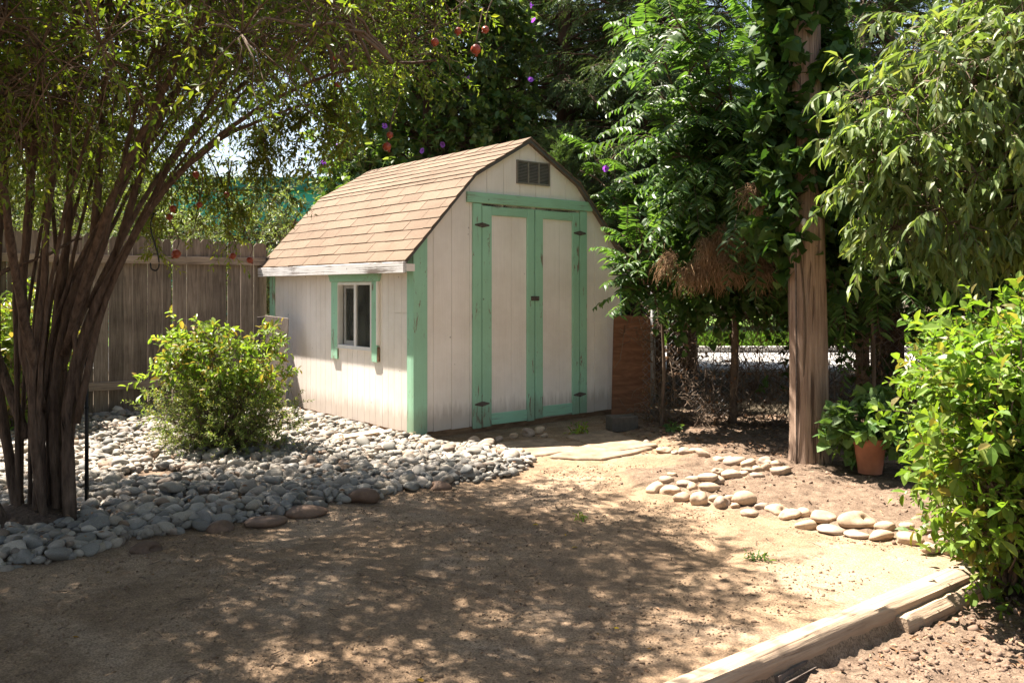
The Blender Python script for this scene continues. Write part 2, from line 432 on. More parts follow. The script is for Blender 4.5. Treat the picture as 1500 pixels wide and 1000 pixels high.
# ------------------------------------------------------------------ foliage toolkit
def tri(*a): return np.array(a)
TM = {
 'r4': (np.array([[0, 0, 0], [.45, .5, .06], [1, 0, -.08], [.45, -.5, .06]]), tri([0, 2, 1], [0, 3, 2])),
 'needle': (np.array([[0, .22, 0], [0, -.22, 0], [.6, -.5, 0], [1, 0, -.05], [.6, .5, 0]]), tri([0, 1, 2], [0, 2, 4], [2, 3, 4])),
 'lance': (np.array([[0, 0, 0], [.33, 0, 0], [.68, 0, -.07], [1, 0, -.2], [.30, .5, .07], [.66, .40, .0], [.30, -.5, .07], [.66, -.40, .0]]),
           tri([0, 1, 4], [1, 2, 5], [1, 5, 4], [2, 3, 5], [0, 6, 1], [1, 6, 7], [1, 7, 2], [2, 7, 3])),
 'ovate': (np.array([[0, 0, 0], [.35, 0, -.02], [.72, 0, -.06], [1, 0, -.14], [.16, .30, .05], [.50, .5, .09], [.82, .28, .0], [.16, -.30, .05], [.50, -.5, .09], [.82, -.28, .0]]),
           tri([0, 1, 4], [1, 5, 4], [1, 2, 5], [2, 6, 5], [2, 3, 6], [0, 7, 1], [1, 7, 8], [1, 8, 2], [2, 8, 9], [2, 9, 3])),
 'heart': (np.array([[0, 0, 0], [-.14, .3, .05], [.12, .52, .09], [.5, .40, .05], [1, 0, -.12], [.5, -.40, .05], [.12, -.52, .09], [-.14, -.3, .05], [.45, 0, -.02]]),
           tri([0, 2, 1], [0, 8, 2], [8, 3, 2], [8, 4, 3], [0, 7, 6], [0, 6, 8], [8, 6, 5], [8, 5, 4])),
}

def leaves(P, D, N, L, W, tm):
    tv, tf = TM[tm]
    D = unit(D); Sd = unit(np.cross(N, D)); N = np.cross(D, Sd)
    L = np.broadcast_to(np.asarray(L, float), (len(P),))[:, None, None]; W = np.broadcast_to(np.asarray(W, float), (len(P),))[:, None, None]
    V = P[:, None, :] + D[:, None, :] * (tv[None, :, 0:1] * L) + Sd[:, None, :] * (tv[None, :, 1:2] * W) + N[:, None, :] * (tv[None, :, 2:3] * L)
    k = len(tv)
    Fx = (tf[None] + (np.arange(len(P)) * k)[:, None, None]).reshape(-1, 3)
    return V.reshape(-1, 3), Fx

def twig_leaves(B, D, Ln, nl, L, W, tm='r4', planar=False, angle=60, droop=.3, leafdroop=.2, jit=.3, r=.003, lvar=.25, t0=.12):
    """leafy twigs: B base, D direction, Ln length -> (leafV, leafF, path, radius)"""
    n = len(B); D = unit(D); Ln = np.broadcast_to(np.asarray(Ln, float), (n,))
    t = t0 + (1 - t0) * (np.arange(nl) + .5) / nl
    t = np.clip(t[None, :] + rng.normal(0, .25 / nl, (n, nl)), .02, 1)
    up = np.array([0, 0, 1.])
    C = B[:, None] + D[:, None] * (Ln[:, None] * t)[..., None] - up * (droop * Ln[:, None] * t ** 2)[..., None]
    T = unit(D[:, None] - up * (2 * droop * t)[..., None])
    Sd = unit(np.cross(T, up) + 1e-4); U = np.cross(Sd, T)
    i = np.arange(nl)[None, :]
    ph = (i % 2) * math.pi + rng.normal(0, jit * .4, (n, nl)) if planar else i * 2.4 + rng.uniform(0, 6.28, (n, 1)) + rng.normal(0, jit, (n, nl))
    R = Sd * np.cos(ph)[..., None] + U * np.sin(ph)[..., None]
    a = np.radians(angle + rng.normal(0, 28 * jit, (n, nl)))
    LD = T * np.cos(a)[..., None] + R * np.sin(a)[..., None] - up * (leafdroop + rng.uniform(-.2, .2, (n, nl)) * jit)[..., None]
    N = (U if planar else up) + rng.normal(0, jit if planar else .45, (n, nl, 3))
    s = 1 + rng.normal(0, lvar, (n, nl)).clip(-.55, .6)
    if planar: s = s * (1 - .45 * np.abs(t - .45))
    V, Fx = leaves(C.reshape(-1, 3), LD.reshape(-1, 3), N.reshape(-1, 3), (L * s).ravel(), (W * s).ravel(), tm)
    tt = np.linspace(0, 1, 5)
    path = B[:, None] + D[:, None] * (Ln[:, None] * tt)[..., None] - up * (droop * Ln[:, None] * tt ** 2)[..., None]
    rad = np.broadcast_to(r * (1 - .75 * tt), (n, 5))
    return V, Fx, path, rad

def rand_dir(n, bias=(0, 0, 0), amt=1.0):
    return unit(unit(rng.normal(0, 1, (n, 3))) * amt + np.asarray(bias))

def branch_to(a, b, n=7, wob=.06, sag=0.0):
    """(k,3) starts to (k,3) ends -> paths"""
    a = np.asarray(a, float); b = np.asarray(b, float); k = len(a)
    t = np.linspace(0, 1, n)[None, :, None]
    ln = np.linalg.norm(b - a, axis=1)[:, None, None]
    p = a[:, None] * (1 - t) + b[:, None] * t
    w = rng.normal(0, 1, (k, n, 3)) * wob * ln * .4 * np.sin(t * math.pi)
    p = p + w
    p[..., 2] += (np.sin(t * math.pi) * ln * (.12 - sag))[..., 0]
    return p

def add_tubes(mb, P, R, k=4):
    V, Q, T = tubes(P, np.broadcast_to(R, P.shape[:2]), k, True)
    mb.add(V, Q, T)

def ell_points(n, c, r, shell=.35, keep=None):
    """points in an ellipsoid, denser towards the outside"""
    out = []
    while len(out) < n:
        d = unit(rng.normal(0, 1, 3)); q = rng.uniform(shell ** 3, 1) ** (1 / 3)
        p = np.asarray(c) + d * q * np.asarray(r)
        if keep is None or keep(p): out.append(p)
    return np.array(out)

def near_on(paths, pts):
    """for each point the closest node of the given paths"""
    A = np.concatenate(paths)
    d = ((pts[:, None] - A[None]) ** 2).sum(-1) + np.maximum(0, A[None, :, 2] - pts[:, None, 2]) * .8
    return A[d.argmin(1)]

def crown_from(clumps, rad, per, ln, nl, L, W, tm, stems, **kw):
    """twigs around clump centres; returns leaf mesh data and branch MB"""
    n = len(clumps)
    off = rng.normal(0, 1, (n, per, 3)).clip(-1.6, 1.6) * rad * .55
    B = (clumps[:, None] + off).reshape(-1, 3)
    outw = unit(off.reshape(-1, 3) + rng.normal(0, .25, (n * per, 3)) * rad)
    D = unit(outw + np.asarray(kw.pop('bias', (0, 0, .15))))
    lens = ln * rng.uniform(.6, 1.3, n * per)
    V, Fx, path, r = twig_leaves(B, D, lens, nl, L, W, tm, **kw)
    mb = MB()
    add_tubes(mb, path, r, 3)
    if stems:
        a = near_on(stems, clumps)
        P = branch_to(a, clumps, 7)
        add_tubes(mb, P, np.linspace(.010, .004, 7)[None], 5)
        near = np.repeat(clumps, per, 0)
        add_tubes(mb, branch_to(near, B, 4, .1), np.linspace(.004, .0025, 4)[None], 3)
    return V, Fx, mb

# =================================================================== SETTING
PATH = [(935, 712), (985, 726), (1050, 742), (1130, 762), (1270, 785), (1400, 806)]
soilA = [G(*p)[:2] for p in [(925, 690), *PATH, (1480, 800), (1700, 740), (1700, 600), (960, 585), (890, 622), (960, 646), (1010, 664), (980, 690)]]
# landscape timber line (its path-side top edge) and the lower bed beyond it
T0 = G(960, 1000, .03); T1 = G(1437, 809, .03)
TD = unit(T1 - T0); TN = np.array([TD[1], -TD[0], 0])      # TN points to the bed side
bedB = [T0[:2] - TD[:2] * 4 + TN[:2] * .09, T1[:2] + TD[:2] * 3 + TN[:2] * .09, T1[:2] + TD[:2] * 3 + TN[:2] * 6, T0[:2] - TD[:2] * 4 + TN[:2] * 6]
BED = [(-420, 850), (0, 842), (60, 832), (110, 822), (200, 797), (300, 780), (400, 762), (470, 748), (540, 735), (600, 722), (660, 714), (720, 708), (775, 694), (790, 680), (770, 668), (745, 661), (690, 655), (640, 655)]
bedpoly = [G(*p)[:2] for p in BED]
cY, sY = math.cos(.68922), math.sin(.68922)
SX, SY = -.8637, 7.7512
def shed_w(u, v):
    return np.array([SX + u * cY - v * sY, SY + u * sY + v * cY])
bedpoly += [shed_w(.2, -.02), shed_w(-.03, 0), shed_w(-.03, 2.9)]
FB = np.array([-2.92, 10.0]); FD = unit(np.array([-1.5, -1.0]))    # wooden fence: start by the shed, direction
bedpoly += [FB + FD * .05, FB + FD * 6.5]
bedpoly = [np.asarray(p)[:2] for p in bedpoly]

PO = G(1187, 686)
def ground_z(X, Y):
    dA = sdist(soilA, X, Y); dB = sdist(bedB, X, Y); dS = sdist(bedpoly, X, Y)
    n1 = fbm(X, Y, .9, 3, 1) - .5; n2 = fbm(X, Y, 7, 4, 5) - .5; n3 = fbm(X, Y, 38, 3, 9) - .5
    sm = lambda d, w: np.clip(.5 - d / w, 0, 1)
    a = sm(dA + (n2 * .3), .14); b = sm(dB + .02, .05); s = sm(dS + .08, .2)
    soil = np.maximum(a, b)
    z = .035 * np.exp(-np.maximum(0, np.hypot(X - PO[0], Y - PO[1]) - .13) ** 2 / .02) * (.6 + n2) + n1 * .03 + n2 * (.022 + .024 * soil) + n3 * (.008 + .022 * soil) + .035 * a * (1 - b) - .075 * b + .03 * s
    near = np.clip((14 - Y) / 3, 0, 1) * np.clip((9 - np.abs(X)) / 2, 0, 1)
    z = z * near - .03 * (1 - near)
    # the timber lies bedded along its own line
    return z, np.maximum(soil, s)

def grow(c, r, lim):
    out = [c]; st = r
    while abs(out[-1]) < lim:
        out.append(out[-1] + st); st *= 1.35
    return out[1:]
xs = np.concatenate([grow(-5.2, -.06, 320)[::-1], np.arange(-5.2, 4.8, .023), grow(4.8, .06, 320)])
ys = np.concatenate([grow(1.9, -.06, 120)[::-1], np.arange(1.9, 10.4, .023), grow(10.4, .06, 420)])
GX, GY = np.meshgrid(xs, ys)
GZ, GS = ground_z(GX, GY)
ny, nx = GX.shape
ii = np.arange(nx - 1)[None, :] + np.arange(ny - 1)[:, None] * nx
me = mesh_np('ground', np.stack([GX, GY, GZ], -1), np.stack([ii, ii + 1, ii + nx + 1, ii + nx], -1).reshape(-1, 4), True)
a_ = me.attributes.new('soil', 'FLOAT', 'POINT'); a_.data.foreach_set('value', GS.ravel().astype(np.float32))
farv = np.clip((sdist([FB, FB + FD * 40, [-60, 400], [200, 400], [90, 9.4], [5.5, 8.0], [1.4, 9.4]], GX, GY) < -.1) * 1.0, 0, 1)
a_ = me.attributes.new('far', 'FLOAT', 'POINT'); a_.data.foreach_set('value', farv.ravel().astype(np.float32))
tag(link('ground', me, M['dirt']), kind='structure')

def gz(x, y):
    z, s_ = ground_z(np.atleast_1d(np.asarray(x, float)), np.atleast_1d(np.asarray(y, float)))
    return z if np.ndim(x) else float(z[0])

# road and lawn beyond the wire fence
mb = MB(); mb.box((-40, 14.6, -.2), (60, 18.4, .01)); tag(mb.build('road', M['road']), kind='structure')
mb = MB(); mb.box((-40, 18.5, -.2), (60, 18.72, .13)); tag(mb.build('kerb', M['road']), kind='structure')
t = NT('lawn_green')
c = t.mix(t.ramp(t.noise(2.2, 5, .65), [(.3, 0), (.7, 1)]), (.07, .15, .02), (.15, .23, .04))
M['lawn'] = t.done(t.surface(c, .9, t.bump(t.noise(40, 4), .8, .05), .2))
mb = MB(); mb.box((-40, 18.74, -.2), (60, 44, .05)); tag(mb.build('lawn', M['lawn']), kind='structure')
n = 16000
P = np.stack([rng.uniform(-3, 14, n), rng.uniform(18.8, 25, n), np.full(n, .045)], -1)
V, Fx = leaves(P, rand_dir(n, (0, 0, 2.2)), rand_dir(n), rng.uniform(.08, .2, n), .025, 'r4')
tag(link('lawn_grass', mesh_np('lawn_grass', V, Fx), M['grassb']), kind='stuff')

# =================================================================== SHED
W_, L_ = 2.62, 2.96
ZE, ZK, ZP, UK, OH, ED = 1.586, 2.4066, 2.7872, .6444, .115, .048
def U(px):
    r = (px - 750) / F; return (r * SY - SX) / (cY - r * sY)
def Vv(px):
    r = (px - 750) / F; return (SX - r * SY) / (sY + r * cY)
def ZF(px, py):
    return HC - (py - HY) / F * (SY + U(px) * sY)
def ZS(px, py):
    return HC - (py - HY) / F * (SY + Vv(px) * cY)

shed = thing('garden_shed', 'white gambrel roofed garden shed with mint green trim and tan shingles', 'shed', (SX, SY, 0), .68922)
def roof_z(u):
    u = min(u, W_ - u)
    return ZE + (u + OH) / (UK + OH) * (ZK - ZE) if u < UK else ZK + (u - UK) / (W_ / 2 - UK) * (ZP - ZK)
wall_top = lambda u: roof_z(u) - .03

def gable(v0, d, grooves, name):
    """board faced gable wall lying at v0, boards of thickness |d|"""
    mb = MB()
    brk = [UK, W_ / 2, W_ - UK]
    for a, b in zip(grooves[:-1], grooves[1:]):
        a2, b2 = a + .0025, b - .0025
        us = [a2] + [k for k in brk if a2 < k < b2] + [b2]
        poly = [[a2, v0, .055 + .004 * rng.uniform(-1, 1)], [b2, v0, .055 + .004 * rng.uniform(-1, 1)]] + [[u, v0, wall_top(u)] for u in us[::-1]]
        mb.prism(poly if d > 0 else poly[::-1], (0, d, 0))
    us = [0.004, UK, W_ / 2, W_ - UK, W_ - .004]
    mb.prism([[us[0], v0 + d * .5, .06], [us[-1], v0 + d * .5, .06]] + [[u, v0 + d * .5, wall_top(u) - .002] for u in us[::-1]], (0, d * .9, 0))
    return mb.build(name, M['white'], shed)
g_ = [0.0]
while g_[-1] < W_ - .3: g_.append(g_[-1] + .203)
g_.append(W_)
fw = gable(0, .014, g_, 'front_wall')
gable(L_, -.014, g_, 'back_wall')

# left wall with window opening
WV0, WV1 = Vv(546), Vv(495); WZ0 = ZS(520, 510.5); WZ1 = ZS(520, 413.5)
seam = ZS(580, 458)
mb = MB(); zt = wall_top(0) - .02
vg = [0.0]
while vg[-1] < L_ - .16: vg.append(vg[-1] + .102 * (1.25 if len(vg) % 3 == 0 else 1))
vg.append(L_)
for a, b in zip(vg[:-1], vg[1:]):
    a2, b2 = a + .002, b - .002; z0 = .055 + rng.uniform(-.005, .005)
    segs = [(a2, b2)]
    lo, hi = max(a2, WV0), min(b2, WV1)
    if lo < hi:
        segs = [s_ for s_ in ((a2, lo), (hi, b2)) if s_[1] - s_[0] > .004]
        mb.box((0, lo, z0), (.014, hi, WZ0)); mb.box((0, lo, WZ1), (.014, hi, zt))
    for p, q in segs:
        if q < Vv(557) + .02 and lo >= hi:
            mb.box((0, p, z0), (.014, q, seam - .0025)); mb.box((0, p, seam + .0025), (.014, q, zt))
        else:
            mb.box((0, p, z0), (.014, q, zt))
for q in (((.0075, .004, .06), (.022, WV0, zt)), ((.0075, WV1, .06), (.022, L_ - .004, zt)), ((.0075, WV0, .06), (.022, WV1, WZ0)), ((.0075, WV0, WZ1), (.022, WV1, zt))):
    mb.box(*q)
mb.build('side_wall', M['white'], shed)
mb = MB(); mb.box((W_ - .02, .002, .06), (W_ - .002, L_ - .002, zt)); mb.build('side_wall', M['white'], shed)
mb = MB(); mb.box((.03, .03, .06), (W_ - .03, L_ - .03, .08)); mb.build('floor', M['dark'], shed)
mb = MB()
mb.box((.012, .012, -.12), (.10, L_ - .01, .053)); mb.box((W_ - .10, .012, -.12), (W_ - .012, L_ - .01, .053)); mb.box((.10, .014, -.12), (W_ - .10, .10, .053))
mb.build('skid', M['skid'], shed, bevel=.004)

# roof: deck, then rows of separate shingle tabs
roof = MB()
for side in (0, 1):
    def RP(u, v, z):
        return [u if side == 0 else W_ - u, v, z]
    prof = [(-OH, ZE), (UK, ZK), (W_ / 2, ZP)]
    for (u0, z0), (u1, z1) in zip(prof[:-1], prof[1:]):
        s_ = unit(np.array([u1 - u0, 0, z1 - z0])); nn = np.array([-s_[2], 0, s_[0]])
        ln = math.hypot(u1 - u0, z1 - z0)
        lo = np.array([u0, 0, z0]) - nn * .022; hi = np.array([u1, 0, z1]) - nn * .022
        q = [lo, hi, np.array([u1, 0, z1]) - nn * .004, np.array([u0, 0, z0]) - nn * .004]
        poly = [RP(p[0], -ED, p[2]) for p in q]
        roof.prism(poly, (0, L_ + 2 * ED, 0))
M['deck'] = simple('roof_deck', (.16, .13, .10), .9)
roof_o = roof.build('roof', M['deck'], shed)
sh = MB()
for side in (0, 1):
    flip = side == 1
    prof = [(-OH, ZE), (UK, ZK), (W_ / 2, ZP)]
    off = 0
    for gi, ((u0, z0), (u1, z1)) in enumerate(zip(prof[:-1], prof[1:])):
        s_ = unit(np.array([u1 - u0, 0, z1 - z0])); nn = np.array([-s_[2], 0, s_[0]])
        ln = math.hypot(u1 - u0, z1 - z0); ex = .135; k = 0; s0 = -.018 if gi == 0 else .0
        while s0 < ln - .01:
            s1 = min(s0 + ex + .03, ln + .004)
            v = -ED - .015 - (.165 if (k + off) % 2 else 0) - rng.uniform(0, .03)
            while v < L_ + ED + .015:
                a = max(v + .003, -ED - .015); b = min(v + .327, L_ + ED + .015)
                if b - a > .02:
                    j = rng.uniform(-.004, .004); h0 = .0105 + rng.uniform(0, .004); h1 = .0035
                    base = np.array([u0, 0, z0])
                    def q(ss, vv, h):
                        p = base + s_ * ss + nn * h; return RP(p[0], vv, p[2])
                    e = [q(s0 + j, a, -.003), q(s0 + j, b, -.003), q(s1, b, -.003), q(s1, a, -.003), q(s0 + j, a, h0), q(s0 + j, b, h0), q(s1, b, h1), q(s1, a, h1)]
                    sh.hexa(e)
                v += .33
            s0 += ex; k += 1
        off += k
# ridge caps
v = -ED - .015
while v < L_ + ED:
    b = min(v + .26, L_ + ED + .015)
    for sg in (1, -1):
        q = [[W_ / 2, v, ZP + .014], [W_ / 2 - sg * .11, v, ZP + .014 - .063], [W_ / 2 - sg * .11, b, ZP + .008 - .063], [W_ / 2, b, ZP + .008]]
        e = [[p[0], p[1], p[2] - .006] for p in q] + [[p[0], p[1], p[2] + .006] for p in q]
        sh.hexa(e if sg < 0 else e)
    v += .25
sho = sh.build('shingles', M['shingle'], roof_o)
# eave boards and gable drip edge
mb = MB(); mb.box((-OH - .03, -ED - .004, ZE - .115), (-OH + .003, L_ + ED + .004, ZE - .018)); mb.build('fascia_board', M['fasc'], shed, bevel=.003)
mb = MB(); mb.box((-OH + .003, -ED, ZE - .10), (-.024, -ED + .018, ZE - .036)); mb.build('soffit_end', M['white'], shed)
mb = MB(); mb.box((W_ + OH - .003, -ED - .004, ZE - .125), (W_ + OH + .03, L_ + ED + .004, ZE - .018)); mb.build('fascia_board', M['fasc'], shed, bevel=.003)
mb = MB()
for (u0, z0), (u1, z1) in zip([(-OH, ZE), (UK, ZK), (W_ / 2, ZP), (W_ - UK, ZK)], [(UK, ZK), (W_ / 2, ZP), (W_ - UK, ZK), (W_ + OH, ZE)]):
    mb.prism([[u0, -ED - .008, z0 - .034], [u1, -ED - .008, z1 - .034], [u1, -ED - .008, z1 - .002], [u0, -ED - .008, z0 - .002]], (0, .007, 0))
mb.build('drip_edge', M['drip'], roof_o)

def zpost(u): return wall_top(u) - .004
# corner boards
uu = U(624)
mb = MB(); mb.prism([[-.022, -.024, .02], [uu, -.024, .028], [uu, -.024, zpost(uu)], [-.022, -.024, zpost(0) - .02]], (0, .022, 0)); mb.build('corner_board', M['green'], shed, bevel=.003)
mb = MB(); mb.box((-.022, .0, .022), (-.002, .085, zt - .03)); mb.build('corner_board', M['green'], shed, bevel=.003)
mb = MB(); mb.box((-.02, L_ - .10, .03), (-.002, L_ + .01, zt - .03)); mb.build('corner_board', M['green'], shed, bevel=.003)
mb = MB(); mb.box((W_ + .002, -.002, .03), (W_ + .022, .10, zt - .03)); mb.build('corner_board', M['green'], shed, bevel=.003)

# doors -------------------------------------------------------------------
jl0, jl1, dl0, dl1, st0, st1 = U(691), U(703.2), U(704.2), U(718), U(770), U(780.6)
sr0, sr1, dr0, dr1, jr0, jr1 = U(782), U(793), U(836.5), U(846.2), U(847.4), U(857.5)
zh2, zh1 = 2.1307, 2.2282
tp = -.026
mb = MB(); mb.box((jl0, tp, .035), (jl1, -.002, zh2 - .004)); mb.build('door_jamb', M['green'], shed, bevel=.003)
mb = MB(); mb.box((jr0, tp, .06), (jr1, -.002, zh2 - .004)); mb.build('door_jamb', M['green'], shed, bevel=.003)
mb = MB(); hl, hr = .5631, 2.178
mb.prism([[hl, -.034, zh2], [hr, -.034, zh2 + .004], [hr, -.034, zh1 + .002], [hl, -.034, zh1]], (0, .03, 0)); mb.build('header_board', M['greenh'], shed, bevel=.004)
def hinge(u, z, parent):
    mb = MB()
    for sg in (-1, 1):
        mb.prism([[u, tp - .004, z - .022], [u + sg * .012, tp - .004, z - .022], [u + sg * .085, tp - .004, z - .006], [u + sg * .085, tp - .004, z + .006], [u + sg * .012, tp - .004, z + .022], [u, tp - .004, z + .022]][::sg], (0, .003, 0))
    mb.tube([[u, tp - .006, z - .024], [u, tp - .006, z + .024]], [.006, .006], 8)
    return mb.build('hinge', M['iron'], parent)
def door(a0, a1, b0, b1, hu, zb):
    """a0..a1 outer stile, b0..b1 other stile (any order); hinge on hu"""
    lo, hi = min(a0, b0), max(a1, b1)
    ztop = zh2 - .022
    zt_r = ztop - .085
    # door panel of two boards in the face plane
    mb = MB()
    w = [min(a1, b1), (min(a1, b1) + max(a0, b0)) / 2 + .03, max(a0, b0)]
    for p, q in zip(w[:-1], w[1:]):
        mb.box((p + .001, -.010, zb + .02), (q - .001, -.001, ztop - .004))
    d = mb.build('door', M['white'], shed)
    for p, q in ((a0, a1), (b0, b1)):
        mb = MB(); mb.box((p, tp, zb + (0 if p == a0 else .004)), (q, -.002, ztop)); mb.build('stile', M['green'], d, bevel=.003)
    for z0, z1 in ((zt_r, ztop - .003), (zb + .012, zb + .118)):
        mb = MB(); mb.box((w[0] + .002, tp + .002, z0), (w[-1] - .002, -.002, z1)); mb.build('door_rail', M['greenh'], d, bevel=.003)
    hinge(hu, ZF(704, 330) if hu < 1.3 else ZF(848, 342), d)
    hinge(hu, ZF(704, 591) if hu < 1.3 else ZF(848, 577), d)
    return d
dA = door(dl0, dl1, st0, st1, (jl1 + dl0) / 2, .04)
dB = door(dr0, dr1, sr0, sr1, (jr0 + dr1) / 2, .055)
mb = MB(); zc = ZF(781, 437); uc = (st1 + sr0) / 2
mb.box((uc - .055, tp - .008, zc - .022), (uc + .05, tp - .001, zc + .022)); mb.tube([[uc + .02, tp - .03, zc], [uc + .02, tp - .004, zc]], [.012, .016], 10)
mb.build('hasp', M['iron'], dA, bevel=.002)
mb = MB(); mb.box((jl1 - .02, -.0, zh2 - .03), (jr0 + .02, .03, zh2 + .0)); mb.build('lintel_shade_strip', M['dark'], shed)  # dark strip, shade of the gap over the doors put into colour

# gable vent
vu0, vu1 = U(757), U(803.5); vz0, vz1 = ZF(757, 267.5), ZF(757, 235.5)
mb = MB(); mb.box((vu0, -.004, vz0), (vu1, -.0005, vz1)); vent = mb.build('gable_vent', M['dark'], shed)
mb = MB()
e = .008
mb.box((vu0 - e, -.016, vz0 - e), (vu0 + .006, -.001, vz1 + e)); mb.box((vu1 - .006, -.016, vz0 - e), (vu1 + e, -.001, vz1 + e))
mb.box((vu0 + .006, -.016, vz0 - e), (vu1 - .006, -.001, vz0 + .006)); mb.box((vu0 + .006, -.016, vz1 - .006), (vu1 - .006, -.001, vz1 + e))
for k in (1, 2):
    u = vu0 + (vu1 - vu0) * k / 3; mb.box((u - .009, -.0155, vz0 + .006), (u + .009, -.001, vz1 - .006))
mb.build('vent_frame', M['vent'], vent)
mb = MB()
for k in range(14):
    z = vz0 + .010 + k * (vz1 - vz0 - .02) / 13.5
    mb.hexa([[vu0, -.003, z + .006], [vu1, -.003, z + .006], [vu1, -.012, z - .002], [vu0, -.012, z - .002], [vu0, -.003, z + .009], [vu1, -.003, z + .009], [vu1, -.012, z + .001], [vu0, -.012, z + .001]])
mb.build('louvre', M['vent'], vent)

# window ------------------------------------------------------------------
fr = .026
mb = MB()
mb.box((-.016, WV0, WZ0), (.05, WV0 + fr, WZ1)); mb.box((-.016, WV1 - fr, WZ0), (.05, WV1, WZ1))
mb.box((-.016, WV0 + fr, WZ0), (.05, WV1 - fr, WZ0 + fr)); mb.box((-.016, WV0 + fr, WZ1 - fr), (.05, WV1 - fr, WZ1))
mb.box((-.022, WV0 - .006, WZ0 - .008), (-.002, WV1 + .006, WZ0 - .0005))
win = mb.build('window', M['vinyl'], shed, bevel=.002)
vm = Vv(521)
mb = MB(); mb.box((-.010, vm - .022, WZ0 + fr), (.02, vm + .022, WZ1 - fr)); mb.build('mullion', M['vinyl'], win, bevel=.002)
mb = MB(); mb.box((.006, WV0 + fr, WZ0 + fr), (.010, vm - .022, WZ1 - fr)); mb.build('pane', M['glass'], win)
mb = MB(); mb.box((.034, vm + .04, WZ0 + fr + .045), (.038, WV1 - fr - .09, WZ1 - fr - .035)); mb.build('pane', M['glass'], win)
mb = MB(); a, b, c_, d_ = vm + .022, WV1 - fr - .055, WZ0 + fr, WZ1 - fr
mb.box((.024, b - .035, c_), (.046, b, d_)); mb.box((.024, a, c_), (.046, a + .018, d_)); mb.box((.024, a + .018, c_), (.046, b - .035, c_ + .045)); mb.box((.024, a + .018, d_ - .035), (.046, b - .035, d_))
mb.build('sliding_sash', simple('grey_vinyl', (.30, .29, .27), .5), win, bevel=.002)
mb = MB(); mb.box((.06, WV0 - .06, WZ0 - .06), (.064, WV1 + .06, WZ1 + .06)); 
mb.build('interior_dark_sheet', simple('painted_interior_dark', (.045, .045, .04), .9, sc=3, var=.5), win)  # dark sheet behind the panes stands in for the unlit interior
tL0, tL1 = Vv(496.5), Vv(487.5); tR0, tR1 = Vv(557), Vv(546.5)
zhb, zht = ZS(520, 412.5), ZS(520, 399)
mb = MB(); mb.box((-.02, tL0 + .002, ZS(492, 525)), (-.002, tL1, zhb - .001)); mb.build('window_trim', M['green'], win, bevel=.003)
mb = MB(); mb.box((-.02, tR0 + .03, ZS(550, 530)), (-.002, tR1 - .002, zhb - .001)); mb.build('window_trim', M['green'], win, bevel=.003)
mb = MB(); mb.box((-.018, tR0 + .002, ZS(552, 529)), (-.002, tR0 + .027, ZS(552, 508))); mb.build('bare_trim', M['skid'], win)
mb = MB(); mb.box((-.03, tR0 + .004, ZS(552, 505)), (-.002, tR0 + .027, zhb - .001)); mb.build('window_trim', M['white'], win)
mb = MB(); mb.prism([[-.034, tR0 + .0, zhb], [-.034, tL1 - .0, zhb], [-.034, Vv(484), zht], [-.034, Vv(560), zht]], (.032, 0, 0)); mb.build('window_header', M['greenh'], win, bevel=.003)

# =================================================================== WOODEN FENCE
fence = thing('board_fence', 'weathered brown board fence with dog eared tops behind the stones', 'fence', (FB[0], FB[1], 0), math.atan2(FD[1], FD[0]))
mb = MB(); x = -.12
while x < 6.6:
    w = rng.choice([.135, .14, .143, .09, .14]) ; top = 1.86 + .05 * min(1, x / 2.4) + rng.uniform(-.012, .012); y0 = rng.uniform(-.003, .003); zz = .03 + rng.uniform(0, .03)
    ln = rng.uniform(-.004, .004)
    poly = [[x, y0, zz], [x + w, y0, zz], [x + w + ln, y0, top - .035], [x + w - .03 + ln, y0, top], [x + .03 + ln, y0, top], [x + ln, y0, top - .035]]
    mb.prism(poly, (0, .017, 0)); x += w + (rng.uniform(.002, .006) if rng.random() < .6 else rng.uniform(.008, .013))
mb.build('picket_boards', M['fence'], fence)
for z, h in ((1.60, .085), (.285, .085)):
    mb = MB(); mb.box((-.1, .0205, z), (6.6, .058, z + h)); mb.build('rail', M['rail'], fence, bevel=.003)
mb = MB(); mb.box((-.1, -.03, .0), (6.6, -.008, .14)); mb.build('kick_board', M['rail'], fence, bevel=.003)
for x in (2.55, 5.0):
    mb = MB(); mb.box((x, .062, -.2), (x + .09, .15, 1.78)); mb.build('post', M['rail'], fence, bevel=.004)

# leaning boards, plywood, block, plank --------------------------------------
def slabpiece(name, quad, thick, mat, label, cat, bevel=.003):
    q = np.asarray(quad, float); n = unit(np.cross(q[1] - q[0], q[3] - q[0]))
    o = q.mean(0); mb = MB(); mb.prism(q - o, n * thick)
    return tag(mb.build(name, mat, None, False, o, bevel), label, cat)
slabpiece('leaning_board', [K(417, 592, 9.05) , K(391.5, 584, 9.1), K(388, 461.5, 9.32), K(422, 466, 9.27)], .02, M['board'], 'pale grey weathered board leaning on the shed corner, the lighter one', 'board')
slabpiece('leaning_board', [K(396, 590, 9.22), K(370, 578, 9.25), K(376, 464, 9.42), K(398, 462, 9.4)], .018, M['darkboard'], 'dark brown board leaning behind the pale grey board at the fence', 'board')
slabpiece('plywood_sheet', [K(895.5, 611, 9.1), K(956, 607, 9.1), K(955, 463.5, 9.22), K(899, 461, 9.22)], -.018, M['ply'], 'reddish brown plywood sheet standing beside the shed', 'plywood')
b0 = G(913, 634); bl = MB()
bl.box((-.13, -.09, 0), (.13, .09, .14)); o = bl.build('concrete_block', M['concrete'], None, False, (b0[0], b0[1] + .1, gz(b0[0], b0[1])), .008); o.rotation_euler = (0, 0, .25)
tag(o, 'grey concrete block on the soil below the plywood sheet', 'block')
